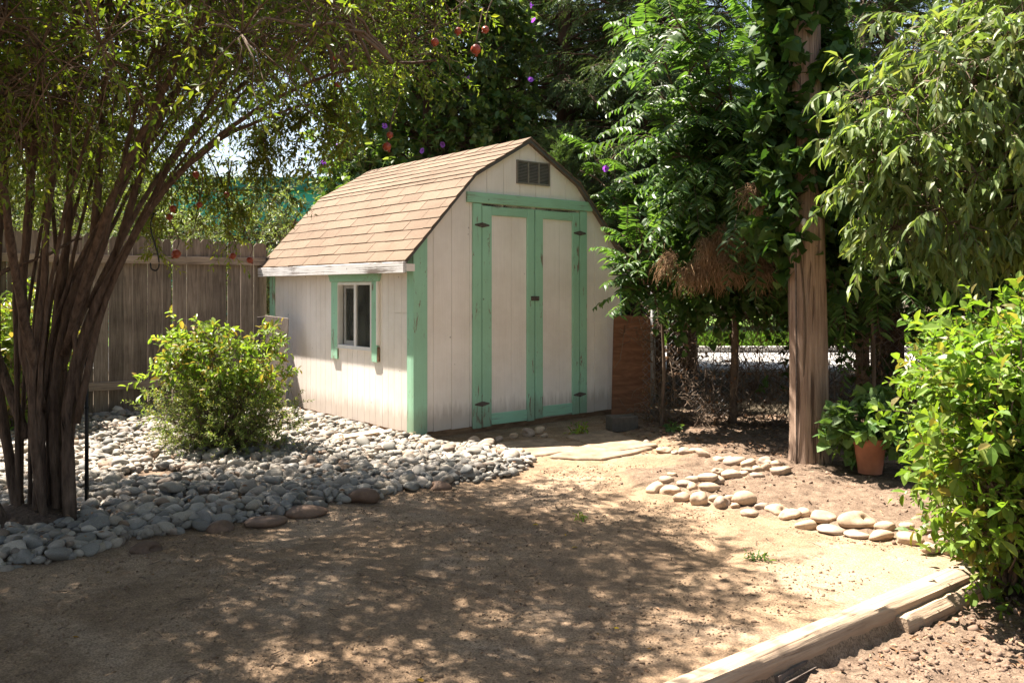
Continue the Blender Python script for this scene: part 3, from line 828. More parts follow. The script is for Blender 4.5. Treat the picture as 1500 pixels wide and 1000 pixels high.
slabpiece('loose_plank', [G(505, 646, .07), G(556, 638, .07), G(553, 633, .07), G(503, 641, .07)], .03, M['timber'], 'short bleached plank lying on the pale stones by the side wall', 'plank')

# =================================================================== LANDSCAPE TIMBER
def rough_beam(name, a, b, w, h, mat, label, cat, seg=40, amp=.006, ends=(0, 0), seed=0):
    """weathered squared timber with worn edges; a,b = top edge on the path side, body lies toward the bed"""
    a = np.asarray(a, float); b = np.asarray(b, float); d = unit(b - a); nrm = np.array([d[1], -d[0], 0])
    ln = np.linalg.norm(b - a); t_ = np.linspace(0, ln, seg)
    prof = [(0, -h), (0, -.014), (.012, 0), (w * .35, .004), (w * .7, .002), (w - .016, -.002), (w, -.022), (w + .004, -h * .5), (w - .004, -h)]
    V = []
    for k, s_ in enumerate(t_):
        for j, (p, q) in enumerate(prof):
            nn = (vnoise(np.array([s_ * 3.1 + j * 7.7]), np.array([j * 3.3 + seed]), 3)[0] - .5) * amp * 2 + (vnoise(np.array([s_ * 17 + j * 3.]), np.array([j * 1.3 + seed]), 5)[0] - .5) * amp
            V.append(a + d * s_ + nrm * (p + (nn if 4 < j < 8 else nn * .5)) + np.array([0, 0, q + nn * .7]))
    V = np.array(V); m = len(prof)
    Q = [[k * m + j, (k + 1) * m + j, (k + 1) * m + (j + 1) % m, k * m + (j + 1) % m] for k in range(seg - 1) for j in range(m)]
    T_ = []
    for k, s_ in ((0, 1), (seg - 1, -1)):
        T_ += [[k * m, k * m + j, k * m + j + 1][::s_] for j in range(1, m - 1)]
    me = mesh_np(name, V - a, [np.array(Q), np.array(T_)], True)
    o = link(name, me, mat, None, a)
    md = o.modifiers.new('es', 'EDGE_SPLIT'); md.split_angle = math.radians(38)
    return tag(o, label, cat)
t = NT('timber_grain')
ang = math.atan2(TD[1], TD[0])
mp = t.n('ShaderNodeMapping'); mp.vector_type = 'TEXTURE'; mp.inputs['Rotation'].default_value = (0, 0, ang); mp.inputs['Scale'].default_value = (.5, .018, .018)
t.l(t.tc.outputs['Object'], mp.inputs['Vector'])
f = t.noise(1, 6, .62, mp.outputs['Vector'], .4)
c = t.ramp(f, [(.30, (.13, .088, .06)), (.41, (.33, .245, .17)), (.62, (.44, .335, .235)), (.8, (.50, .40, .295))])
c = t.mix(1.0, c, t.ramp(t.noise(4, 5, .6), [(.3, .78), (.65, 1.06)]), 'MULTIPLY')
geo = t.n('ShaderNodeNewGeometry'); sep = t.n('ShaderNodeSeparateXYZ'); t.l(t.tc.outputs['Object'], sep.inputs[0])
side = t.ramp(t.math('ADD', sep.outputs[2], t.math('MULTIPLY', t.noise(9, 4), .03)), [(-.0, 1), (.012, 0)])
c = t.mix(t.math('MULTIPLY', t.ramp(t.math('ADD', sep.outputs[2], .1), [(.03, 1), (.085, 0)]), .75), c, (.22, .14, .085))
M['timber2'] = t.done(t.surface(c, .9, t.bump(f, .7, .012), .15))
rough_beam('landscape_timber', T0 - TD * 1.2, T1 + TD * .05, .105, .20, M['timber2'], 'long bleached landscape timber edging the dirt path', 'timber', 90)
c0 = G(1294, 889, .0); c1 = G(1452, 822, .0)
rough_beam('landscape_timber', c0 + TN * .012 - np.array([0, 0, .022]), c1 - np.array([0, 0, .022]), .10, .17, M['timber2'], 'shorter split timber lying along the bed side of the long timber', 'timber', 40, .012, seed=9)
for k, (p, q, w) in enumerate((((1120, 985), (1168, 960), .06), ((1180, 950), (1240, 925), .05))):
    a = G(*p, -.042); b = G(*q, -.038)
    rough_beam('bark_slab', a, b, w, .05, M['darkboard'], ('broken bark slab on the soil beside the long timber, nearer the camera' if k == 0 else 'thin bark slab against the long timber, nearer the shrub'), 'bark', 22, .022, seed=20 + k)

# =================================================================== PAVING SLABS
for k, (quad, lab) in enumerate((
    ([(728, 650), (768, 671), (852, 661), (806, 643)], 'shaded flat flagstone before the double doors'),
    ([(800, 672), (880, 676), (962, 658), (868, 653)], 'sunlit flagstone, the widest at the end of the path'),
    ([(826, 641), (862, 654), (932, 648), (890, 633)], 'shaded flagstone next to the concrete block'),
    ([(868, 656), (905, 665), (965, 655), (930, 648)], 'small sunlit flagstone nearest to the soil bed'))):
    q = np.array([G(*p) for p in quad]); o = q.mean(0)
    pts = []
    for i in range(4):
        a, b = q[i], q[(i + 1) % 4]
        for s_ in (.06, .35, .65, .94):
            p = a * (1 - s_) + b * s_; pts.append(p + rng.normal(0, .012, 3) * [1, 1, 0])
    pts = np.array(pts)
    if np.cross((pts[1] - pts[0])[:2], (pts[5] - pts[0])[:2]) < 0: pts = pts[::-1]
    mb = MB(); mb.prism(pts - o, (0, 0, .045))
    tag(mb.build('paving_slab', M['slab'], None, False, (o[0], o[1], gz(o[0], o[1]) - .033 + .004 * k), .008), lab, 'paving slab')

# =================================================================== STONES
def ico(sub):
    import bmesh
    bm = bmesh.new(); bmesh.ops.create_icosphere(bm, subdivisions=sub, radius=1)
    V = np.array([v.co[:] for v in bm.verts]); Fc = np.array([[v.index for v in f.verts] for f in bm.faces]); bm.free()
    return V, Fc
ICO = {k: ico(k) for k in (1, 2, 3)}
def stone_shape(sub, seed, lump=.2, flat=.0):
    r = np.random.default_rng(seed); V, Fc = ICO[sub]
    d = np.ones(len(V))
    for _ in range(7):
        u = unit(r.normal(0, 1, 3)); c = V @ u; k = r.uniform(.45, .9); d -= r.uniform(.25, 1.0) * np.clip(c - k, 0, 1)     # worn flats
    for _ in range(4):
        u = unit(r.normal(0, 1, 3)); d += lump * r.uniform(-.5, .5) * np.sin(V @ u * 2.2 + r.uniform(0, 6))
    P = V * d[:, None]
    return P / np.abs(P).max(0), Fc
SH2 = [stone_shape(2, 100 + k) for k in range(14)]
SH3 = [stone_shape(3, 300 + k) for k in range(18)]
SH1 = [stone_shape(1, 200 + k) for k in range(12)]
def eul(a, b, c):
    ca, sa, cb, sb, cc, sc_ = math.cos(a), math.sin(a), math.cos(b), math.sin(b), math.cos(c), math.sin(c)
    Rx = np.array([[1, 0, 0], [0, ca, -sa], [0, sa, ca]]); Ry = np.array([[cb, 0, sb], [0, 1, 0], [-sb, 0, cb]]); Rz = np.array([[cc, -sc_, 0], [sc_, cc, 0], [0, 0, 1]])
    return Rz @ Ry @ Rx
bp = np.array(bedpoly); x0, y0 = bp.min(0); x1, y1 = bp.max(0)
x0 = max(x0, -6.8)
cand = []
for layer, (spc, zoff) in enumerate(((.050, .0), (.080, .022))):
    gx, gy = np.meshgrid(np.arange(x0, x1, spc), np.arange(y0, y1, spc * .87))
    gx = gx + (np.arange(gx.shape[0])[:, None] % 2) * spc / 2 + rng.normal(0, spc * .22, gx.shape); gy = gy + rng.normal(0, spc * .22, gy.shape)
    gx, gy = gx.ravel(), gy.ravel()
    m = sdist(bedpoly, gx, gy) < (-.035 if layer == 0 else -.09)
    gx, gy = gx[m], gy[m]
    for cx_, cy_, ra, rb in ((*G(222, 704)[:2], .24, .20), (*G(306, 735)[:2], .30, .17)):
        e = ((gx - cx_) / ra) ** 2 + ((gy - cy_) / rb) ** 2
        k = (e > 1) | (rng.random(len(gx)) < (.25 if layer == 0 else .0)); gx, gy = gx[k], gy[k]
    for a, b in zip(gx, gy): cand.append((a, b, layer, zoff))
cand = np.array(cand)
sz = np.clip(rng.lognormal(math.log(.030), .38, len(cand)), .012, .062)
# a little larger towards the path edge
sz *= 1 + .10 * np.clip(1 + sdist(bedpoly, cand[:, 0], cand[:, 1]) / .45, 0, 1)
zg = gz(cand[:, 0], cand[:, 1])
scr = np.abs(cand[:, 0] / cand[:, 1] * F) < 790
score = sz / cand[:, 1] * scr * (cand[:, 1] > 3) * (1 + .15 * cand[:, 2])
order = np.argsort(-score)
top = set(order[:300].tolist())
bases = []
for k, (P, Fc) in enumerate(SH3):
    bases.append(mesh_np('river_stone', P, Fc, True)); bases[-1].materials.append(M['river1'])
Vs, Fs_, nV = [], [], 0
for i in range(len(cand)):
    a, b, layer, zo = cand[i]; s_ = sz[i]
    sc_ = np.array([s_ * rng.uniform(1.0, 1.35), s_ * rng.uniform(.72, .95), s_ * rng.uniform(.5, .74)])
    e = (rng.normal(0, .25), rng.normal(0, .25), rng.uniform(0, 6.28))
    z = zg[i] + sc_[2] * .45 + zo + rng.uniform(-.008, .014)
    if i in top:
        o = bpy.data.objects.new('river_stone', bases[rng.integers(len(bases))]); COL.objects.link(o)
        o.location = (a, b, z); o.scale = sc_; o.rotation_euler = e
        tag(o, 'smooth rounded grey river stone in the near edge of the stone bed', 'stone', 'river stones in the bed by the shed')
    else:
        P, Fc = (SH2 if b < 7.2 else SH1)[rng.integers(12)]
        Vs.append((P * sc_) @ eul(*e).T + [a, b, z]); Fs_.append(Fc + nV); nV += len(P)
tag(link('river_pebbles', mesh_np('river_pebbles', np.concatenate(Vs), np.concatenate(Fs_), True), M['riverN']), kind='stuff')

def place_rock(name, px, py, wpx, hpx, mat, label, cat, group=None, bury=.5, seed=0, zb=None, lump=.24, grow_=1.08):
    """px,py = centre in the photograph; the rock gets the size it has at its own distance"""
    base = G(px, min(py + hpx * .38, 990)); Y = base[1]; w = wpx / F * Y * grow_
    zc = gz(base[0], Y) if zb is None else zb
    h = max(hpx / F * Y * .95 * grow_, .035); dep = w * rng.uniform(.62, .85)
    P, Fc = stone_shape(3, 500 + seed, lump)
    me = mesh_np(name, P * [w / 2, dep / 2, h / 2 * 1.12], Fc, True); me.materials.append(mat)
    o = bpy.data.objects.new(name, me); COL.objects.link(o)
    o.location = (base[0], Y + dep * .30, zc + h * (.5 - bury * .5)); o.rotation_euler = (rng.normal(0, .07), rng.normal(0, .10), rng.normal(0, .25))
    return tag(o, label, cat, group)
zs = 2.727
BR = [(35,105,78,52),(75,88,60,35),(90,118,80,40),(145,100,65,30),(130,140,75,40),(172,118,55,35),(210,148,75,62),(250,122,85,40),(268,152,50,35),(300,165,75,50),(388,163,95,62),(405,203,75,30),(350,182,40,20),(460,190,60,30),(530,202,100,45),(568,220,90,40),(620,215,70,40),(632,250,85,38),(710,232,115,45),(735,268,115,38),(855,247,160,72),(840,288,105,28),(960,272,90,45),(945,297,110,45),(1035,278,60,25),(1050,310,110,50),(1110,290,70,30),(1138,342,75,55),(1160,315,60,35),(1205,322,70,40),(1200,350,80,40),(1262,317,60,40),(180,85,60,30),(330,160,50,30)]
DK = [(240,85,80,45),(277,55,55,30),(270,87,70,35),(337,68,80,40),(378,62,60,30),(435,40,55,30),(470,30,45,40),(437,68,60,30),(510,18,60,25),(540,45,90,40),(95,68,40,25),(395,48,50,20)]
B2 = [(380,860,55,28),(455,880,65,36),(505,900,42,20),(570,905,80,35),(620,915,60,30),(245,820,30,20),(310,850,60,25),(420,866,40,22),(540,896,40,22),(690,912,60,30),(350,858,30,18)]
special = {20: 'largest rounded tan boulder in the border of the dirt path', 10: 'plump pale boulder where the stone border bends to the path', 0: 'long pale boulder at the far tip of the stone border', 6: 'upright egg shaped tan stone leaning in the border cluster', 27: 'rounded tan stone touching the end of the long timber'}
for k, (a, b, w, h) in enumerate(BR):
    place_rock('border_stone', 950 + a / zs, 680 + b / zs, w / zs, h / zs, M['tan'], special.get(k, 'sunlit tan stone in the border between path and soil bed'), 'stone', 'tan stones edging the dirt path', seed=k)
for k, (a, b, w, h) in enumerate(DK):
    place_rock('border_stone', 950 + a / zs, 680 + b / zs, w / zs, h / zs, M['tan'], 'brownish stone heaped in the shade between border and wooden pole', 'stone', 'stones in the shade by the pole', seed=60 + k)
for k, (a, b, w, h) in enumerate(B2):
    place_rock('border_stone', 850 + a / 2.5, 320 + b / 2.5, w / 2.5, h / 2.5, M['tan'], 'small half buried stone in the row from flagstones to the pole', 'stone', 'half buried stones behind the flagstones', seed=90 + k)
c5 = 3.571
for k, (a, b, w, h, lab) in enumerate(((1050,395,85,62,'largest round stone in the shade below the shed doors'),(1130,415,52,42,'brown round stone beside the largest one below the shed doors'),(1285,452,62,46,'reddish tan stone at the tip of the stone bed by the flagstones'),(890,425,38,36,None),(975,440,52,36,None),(820,415,40,30,None),(1190,432,60,36,None),(1255,357,60,32,None),(1335,342,70,46,None),(1392,330,60,42,None),(1420,352,44,26,None),(930,405,40,28,None),(1180,372,46,30,None))):
    place_rock('shaded_stone', 400 + a / c5, 540 + b / c5, w / c5, h / c5, M['tan'], lab or 'dull round stone in the shade against the shed front', 'stone', None if lab else 'stones along the shed front', bury=.2, seed=120 + k)
o = place_rock('tan_block', 616, 656, 20, 12, M['slab'], 'squared tan stone block at the shed corner post', 'stone', seed=140)
for k, (a, b, w, h, lab) in enumerate(((530, 729, 46, 24, 'rounded reddish brown boulder on the edge of the stone bed'), (446, 750, 60, 20, 'low flat brown boulder set in the bed edge next to the grey stones'), (382, 766, 66, 18, 'broad low brown rock half buried along the bed edge'), (322, 772, 42, 22, 'brown rock in the bed edge with the flattest top, nearest the tree'), (640, 712, 40, 16, 'low reddish rock in the bed edge nearest to the flagstones'), (210, 800, 44, 30, 'grey brown boulder in the bed edge closest to the tree trunks'))):
    place_rock('edge_boulder', a, b, w, h, M['brownrock'], lab, 'boulder', 'boulders along the stone bed edge', bury=.35 if k == 0 else .75, seed=160 + k, lump=.22)

# clods, litter, twigs -------------------------------------------------------
def scatter(n, test, xr, yr):
    out = []
    while len(out) < n:
        a = rng.uniform(*xr, 4000); b = rng.uniform(*yr, 4000); m = test(a, b)
        out += list(zip(a[m], b[m]))
    return np.array(out[:n])
inB = lambda a, b: (sdist(bedB, a, b) < -.08)
inA = lambda a, b: (sdist(soilA, a, b) < -.1) & (sdist(bedB, a, b) > .25)
inDirt = lambda a, b: (sdist(soilA, a, b) > .1) & (sdist(bedB, a, b) > .22) & (sdist(bedpoly, a, b) > .05)
Vs, Fs_, nV = [], [], 0
for tst, n, xr, yr, s0 in ((inB, 4200, (.5, 3.4), (2.4, 5.2), .006), (inA, 900, (.8, 4), (4, 8.5), .006), (inDirt, 900, (-2.8, 2.2), (2.6, 7), .003)):
    pts = scatter(n, tst, xr, yr); z = gz(pts[:, 0], pts[:, 1])
    s_ = np.clip(rng.lognormal(math.log(s0), .5, n), .002, .028)
    for (a, b), zz, q in zip(pts, z, s_):
        P, Fc = SH1[rng.integers(12)]
        Vs.append((P * q * rng.uniform(.6, 1.2, 3)) @ eul(rng.uniform(0, 6), rng.uniform(0, 6), 0).T + [a, b, zz + q * .25]); Fs_.append(Fc + nV); nV += len(P)
tag(link('soil_rubble', mesh_np('soil_rubble', np.concatenate(Vs), np.concatenate(Fs_), True), M['soilc']), kind='stuff')
def litter(name, mat, groups):
    Ps, Ls = [], []
    for tst, n, xr, yr, L in groups:
        pts = scatter(n, tst, xr, yr); z = gz(pts[:, 0], pts[:, 1]) + .006
        Ps.append(np.column_stack([pts, z])); Ls.append(rng.uniform(.5, 1.3, n) * L)
    P = np.concatenate(Ps); L = np.concatenate(Ls); n = len(P)
    D = rand_dir(n); D[:, 2] *= .22
    V, Fx = leaves(P, D, np.array([0, 0, 1.]) + rng.normal(0, .35, (n, 3)), L, L * rng.uniform(.3, .55, n), 'ovate')
    tag(link(name, mesh_np(name, V, Fx), mat), kind='stuff')
bushc = G(1445, 850)[:2]
nearbush = lambda a, b: inB(a, b) & (np.hypot(a - bushc[0], (b - bushc[1]) * .8) < .95 * (.6 + .6 * vnoise(a * 5, b * 5, 3)))
fenceside = lambda a, b: (b > 6.2) & (a > .9) & (sdist(bedB, a, b) > .3) & (a * .45 + b > 7.55)
Vs, Fs_, nV = [], [], 0
pts = scatter(10000, lambda a, b: inDirt(a, b) & (fbm(a, b, 2.3, 3, 41) + rng.uniform(-.12, .12, len(a)) > .47), (-3.2, 2.4), (2.5, 6.6)); z = gz(pts[:, 0], pts[:, 1])
s_ = np.clip(rng.lognormal(math.log(.0032), .5, len(pts)), .0015, .011)
for (a, b), zz, q in zip(pts, z, s_):
    P, Fc = SH1[rng.integers(12)]
    Vs.append(P * q * rng.uniform(.6, 1.25, 3) + [a, b, zz + q * .2]); Fs_.append(Fc + nV); nV += len(P)
M['crumb'] = stone_mat('dirt_crumb', [(.36, .26, .175), (.30, .21, .14), (.22, .15, .10), (.40, .30, .21), (.27, .19, .125), (.33, .24, .16)], True)
tag(link('dirt_rubble', mesh_np('dirt_rubble', np.concatenate(Vs), np.concatenate(Fs_), True), M['crumb']), kind='stuff')
litter('leaf_litter', M['litter'], [(nearbush, 520, (1.0, 3.4), (2.6, 5.2), .032), (inB, 110, (.6, 3), (2.4, 5), .024), (fenceside, 1500, (.9, 5), (6, 9), .05), (inA, 120, (.8, 4), (4, 8), .03), (inDirt, 260, (-2.8, 2.2), (2.7, 7), .018)])
inBed = lambda a, b: sdist(bedpoly, a, b) < -.05
litter('leaf_litter_on_stones', M['litter'], [(inBed, 700, (-5, 0), (4, 9.6), .034)])
for o in list(COL.objects):
    if o.name.startswith('leaf_litter_on_stones'): o.location.z = .062
litter('fallen_yellow_leaves', M['yellowleaf'], [(inDirt, 16, (-2.4, 1.2), (2.7, 5), .026)])
Ps = []
for tst, n, xr, yr in ((inDirt, 170, (-2.6, 2.2), (2.7, 6.5)), (inB, 120, (.6, 3.2), (2.4, 5)), (inA, 60, (.9, 4), (4.2, 8))):
    pts = scatter(n, tst, xr, yr); z = gz(pts[:, 0], pts[:, 1]) + .006; d = rand_dir(n); d[:, 2] *= .12
    ln = rng.uniform(.02, .11, n)[:, None]; p0 = np.column_stack([pts, z])
    Ps.append(branch_to(p0, p0 + d * ln, 4, .25))
mb = MB(); P = np.concatenate(Ps); P[..., 2] -= (P[:, 1:3, 2].mean(1) - P[:, 0, 2])[:, None] * .7
add_tubes(mb, P, np.array([.0022, .002, .0016, .001])[None], 4)
tag(mb.build('twig_litter', M['twig']), kind='stuff')

def weed(px, py, hgt, nl, L, mat, label):
    b = G(px, py); t_ = thing('weed', label, 'weed', (b[0], b[1], gz(b[0], b[1])))
    n = nl; V, Fx, pa, r = twig_leaves(np.zeros((n, 3)) + rng.normal(0, .01, (n, 3)) * [1, 1, 0], rand_dir(n, (0, 0, 1.1)), hgt, 6, L, L * .4, 'ovate', angle=50)
    link('leaves', mesh_np('leaves', V, Fx), mat, t_); mb = MB(); add_tubes(mb, pa, r * .5, 3); mb.build('stems', mat, t_)
weed(850, 762, .05, 7, .022, M['rose'], 'tiny green weed sprouting from the shaded dirt')
weed(1113, 822, .07, 8, .025, M['geran'], 'small dull green weed at the edge of the sunlit path')
weed(850, 636, .16, 9, .05, M['rose'], 'green weed by the flagstones below the shed doors')
weed(985, 637, .10, 6, .06, M['geran'], 'low green weed on the dark soil by the wire fence')

# =================================================================== POMEGRANATE TREE
def pline(pts, r0, r1, n=26):
    p = spline([K(*q) for q in pts], n)
    return p, np.linspace(r0, r1, n) * (1 + .06 * np.sin(np.linspace(0, 9, n) + rng.uniform(0, 6)))
ROOT = G(62, 772)
TB = 4.92
stems = [
 ([(88,792,4.90),(80,600,4.92),(95,480,4.95),(132,375,5.0),(192,250,5.1),(262,128,5.2),(332,20,5.3),(390,-90,5.4)], .062, .016),
 ([(104,790,4.84),(101,600,4.86),(122,500,4.86),(165,400,4.85),(212,318,4.8),(258,255,4.75),(315,208,4.7),(385,178,4.6),(462,150,4.5)], .056, .011),
 ([(60,795,4.86),(55,620,4.86),(33,480,4.84),(38,370,4.8),(48,240,4.75),(62,100,4.7),(80,-60,4.6)], .060, .024),
 ([(38,795,4.95),(8,640,5.0),(-6,500,5.0),(2,300,5.0),(22,100,5.05),(36,-70,5.1)], .058, .026),
 ([(80,792,4.95),(76,600,5.0),(86,450,5.05),(100,320,5.1),(106,180,5.15),(112,0,5.2),(118,-120,5.3)], .048, .02),
 ([(96,790,4.92),(90,560,4.98),(124,440,5.0),(140,300,5.05),(150,150,5.1),(162,0,5.15),(175,-120,5.2)], .046, .018),
 ([(106,790,4.9),(106,600,4.92),(138,460,4.92),(184,330,4.9),(220,200,4.85),(242,80,4.8),(262,-80,4.7)], .050, .016),
 ([(68,792,4.8),(48,600,4.74),(58,460,4.68),(72,300,4.6),(90,150,4.5),(130,-30,4.3)], .040, .018),
 ([(20,800,4.75),(-30,700,4.7),(-90,560,4.65),(-150,350,4.6),(-230,100,4.5)], .075, .022),
 ([(112,620,4.86),(152,450,4.85),(202,340,4.8),(262,258,4.72),(335,188,4.6),(430,130,4.45),(530,98,4.3),(640,86,4.15)], .038, .008),
 ([(95,520,4.9),(150,330,4.6),(235,140,4.3),(330,-40,4.0),(420,-240,3.7)], .036, .012),
 ([(90,540,4.95),(140,380,5.3),(215,240,5.7),(300,120,6.1),(390,10,6.4)], .036, .010),
 ([(130,450,4.9),(205,300,5.1),(290,190,5.3),(390,95,5.5),(520,20,5.6),(640,-40,5.7)], .032, .008),
 ([(150,430,4.87),(225,285,4.85),(300,165,4.8),(370,60,4.75),(440,-50,4.7)], .030, .010),
 ([(0,402,4.6),(36,385,4.65),(75,372,4.7),(118,346,4.8)], .016, .010),
 ([(0,172,4.45),(45,158,4.4),(95,134,4.35),(170,119,4.3),(232,114,4.25)], .011, .004),
 ([(118,600,4.88),(112,470,4.84),(150,360,4.78),(200,150,4.7),(250,0,4.6)], .030, .012),
 ([(40,640,4.9),(-60,380,5.2),(-160,150,5.5),(-260,-40,5.8)], .045, .014),
 ([(62,600,4.86),(20,380,4.4),(-10,120,3.9),(40,-160,3.4)], .042, .014),
]
for k in range(13):
    x0 = rng.uniform(20, 112); a = rng.uniform(-.5, 2.4); d0 = rng.uniform(-.25, .25)
    stems.append(([(x0, 788, 4.9 + d0 * .3), (x0 + 6 * a, 600, 4.9 + d0), (x0 + 22 * a, 440, 4.9 + d0 * 1.6), (x0 + 62 * a, 280, 4.9 + d0 * 2.5), (x0 + 120 * a, 120, 4.9 + d0 * 3.5), (x0 + 185 * a, -60, 4.9 + d0 * 4.5)], rng.uniform(.020, .034), .008))
pom = thing('pomegranate_tree', 'many stemmed pomegranate tree with red fruit arching over the grey stones', 'tree', (ROOT[0], ROOT[1], 0))
off = np.array([ROOT[0], ROOT[1], 0])
mb = MB(); stem_paths = []
for pts, r0, r1 in stems:
    p, r = pline(pts, r0 * .57, r1 * .66)
    w = np.column_stack([fbm(np.arange(len(p)) * .35, np.full(len(p), rng.uniform(0, 90)), 1, 3) - .5 for _ in range(3)]) * .05
    p = p + w * np.linspace(.3, 1, len(p))[:, None]
    stem_paths.append(p); V, Q, T_ = tubes((p - off)[None], r[None], 9)
    Vr = V.reshape(len(p), 9, 3); ax = Vr.mean(1, keepdims=True); i_, j_ = np.meshgrid(np.arange(len(p)), np.arange(9), indexing='ij'); sd_ = rng.uniform(0, 99)
    Vr = ax + (Vr - ax) * (1 + .55 * (vnoise(i_ * .55 + sd_, np.abs(j_ - 4.5) * .7 + sd_, 3) - .5) + .35 * (vnoise(i_ * 1.4 + sd_, np.abs(j_ - 4.5) * 1.3, 8) - .5))[..., None]
    mb.add(Vr.reshape(-1, 3), Q, T_)
# root flare
P, Fc = stone_shape(2, 901, .25); mb.add(P * [.30, .22, .13] + [-.06, .0, .0], None, Fc)
mb.build('trunk', M['bark'], pom, True)
LOWX = [-400, 0, 100, 200, 300, 400, 470, 520, 600, 650, 700, 745, 800, 1000, 1600]
LOWY = [300, 300, 305, 285, 235, 200, 165, 160, 150, 118, 70, 15, -60, -200, -400]
def pom_keep(p):
    if p[1] < 2.5 or p[2] < 1.75: return False
    px = 750 + p[0] / p[1] * F; py = HY - (p[2] - HC) / p[1] * F
    sx, sy_ = p[0] + .445 * p[2], p[1] - .281 * p[2]
    # crown cut and gapped to shape its shadow and sun flecks on the ground
    if sx > 1.27 - .5 * max(0, sy_ - 4.1) or sx > .70 + (sy_ - 3.36) * .8: return False
    if vnoise(np.array([sx * 3.1]), np.array([sy_ * 3.9]), 77)[0] < .27: return False
    if sx > -1.4 and sy_ < 4.0 and vnoise(np.array([sx * 1.7]), np.array([sy_ * 2.2]), 78)[0] < .30: return False
    return py + .40 * F / p[1] < np.interp(px, LOWX, LOWY) + 22
cl = ell_points(1050, (-2.35, 4.8, 3.05), (2.9, 2.6, 1.35), .2, pom_keep)
cl = np.concatenate([cl, ell_points(500, (-4.3, 2.9, 2.9), (2.3, 2.4, 1.2), .2, lambda p: p[1] > .8 and pom_keep(p + [0, 1.8, 0]) and p[0] + .445 * p[2] < -1.3), ell_points(400, (-1.6, .5, 3.5), (3.4, 1.7, .9), .2, lambda p: p[2] > 2.45 and p[1] - .281 * p[2] < 1.5 and p[1] * 1.0 + .42 < (p[2] - HC) * F / HY)])  # added lobes beside and behind the camera, unseen, blocking sky light from the foreground
V, Fx, br = crown_from(cl - off, .30, 12, .24, 14, .038, .0145, 'r4', [p - off for p in stem_paths], droop=.25, angle=55, r=.0022)
link('crown', mesh_np('crown', V, Fx), M['pom'], pom)
# sprays out of the crown's far side, sunlit look put into their leaf colour
hang = [((215, 215, 5.9), (250, 330, 6.05)), ((265, 215, 6.0), (283, 345, 6.05)), ((300, 215, 6.1), (338, 372, 6.2)), ((340, 235, 6.1), (362, 330, 6.15)), ((430, 160, 5.7), (398, 250, 5.75)), ((470, 150, 5.6), (446, 262, 5.6)), ((490, 120, 5.6), (468, 205, 5.6)), ((240, 260, 5.7), (230, 372, 5.8)), ((400, 140, 5.8), (385, 262, 5.85)), ((425, 150, 5.9), (420, 285, 5.9)), ((455, 140, 5.7), (432, 235, 5.75)), ((475, 130, 5.8), (462, 240, 5.8)), ((370, 170, 5.9), (375, 300, 6.0)), ((280, 190, 6.3), (310, 300, 6.3)), ((140, 180, 6.2), (150, 320, 6.2)), ((60, 160, 6.2), (70, 310, 6.3))]
mb = br; Vs, Fs_, nV = [], [], 0
for a, b in hang:
    p = spline([K(*a), (K(*a) + K(*b)) / 2 + [rng.normal(0, .06), 0, .05], K(*b)], 14)
    V, Q, T_ = tubes((p - off)[None], np.linspace(.006, .002, 14)[None], 5); mb.add(V, Q, T_)
    nb = 34; i = rng.integers(1, 14, nb)
    V, Fx, pa, r = twig_leaves(p[i] - off, rand_dir(nb, (0, 0, -.5)), .16 * rng.uniform(.6, 1.3, nb), 12, .042, .015, 'r4', angle=50, droop=.3, r=.0018)
    Vs.append(V); Fs_.append(Fx + nV); nV += len(V); add_tubes(mb, pa, r, 3)
link('hanging_sprays', mesh_np('hanging_sprays', np.concatenate(Vs), np.concatenate(Fs_)), M['pomhang'], pom)
mb.build('branches', M['twig'], pom, True)
# fruit
def fruit_mesh():
    prof = [(0, -1), (.45, -.93), (.8, -.65), (1, -.15), (.97, .25), (.75, .65), (.4, .88), (.22, .95), (.2, 1.08), (.30, 1.32), (.17, 1.22), (0, 1.0)]
    k = 14; V = []
    for r, z in prof:
        for j in range(k):
            a = j / k * 6.283; rr = r * (1 + .05 * math.cos(a * 5)) if z < .9 else r * (1 + .22 * math.cos(a * 6))
            V.append((rr * math.cos(a), rr * math.sin(a), -z))
    Q = [[i * k + (j + 1) % k, i * k + j, (i + 1) * k + j, (i + 1) * k + (j + 1) % k] for i in range(len(prof) - 1) for j in range(k)]
    me = mesh_np('fruit', V, np.array(Q), True); me.materials.append(M['fruit']); return me
fm = fruit_mesh()
for px, py, Y, rpx in ((697,73,4.7,7.5),(671,46,4.6,5.5),(637,62,4.6,6),(711,44,4.7,5.5),(567,215,5.3,6.5),(571,198,5.3,5),(488,83,4.7,5),(495,124,4.7,4.5),(258,372,5.9,7),(254,306,5.9,5.5),(248,318,5.9,5),(341,375,6.1,5),(366,381,6.1,5),(287,256,5.9,5),(292,300,5.9,4.5),(332,285,6.0,4)):
    o = bpy.data.objects.new('fruit', fm); COL.objects.link(o); o.parent = pom
    q_ = K(px, py, Y) - off; mb = MB(); mb.tube(spline([q_ + [0, 0, rpx / F * Y * .9], q_ + [.01, .02, .10], q_ + [rng.normal(0, .06), .05, .24]], 8), np.linspace(.0025, .004, 8), 5); mb.build('fruit_stalk', M['twig'], pom, True)
    o.location = q_; s_ = rpx / F * Y; o.scale = (s_, s_, s_); o.rotation_euler = (rng.normal(0, .5), rng.normal(0, .5), rng.uniform(0, 6))

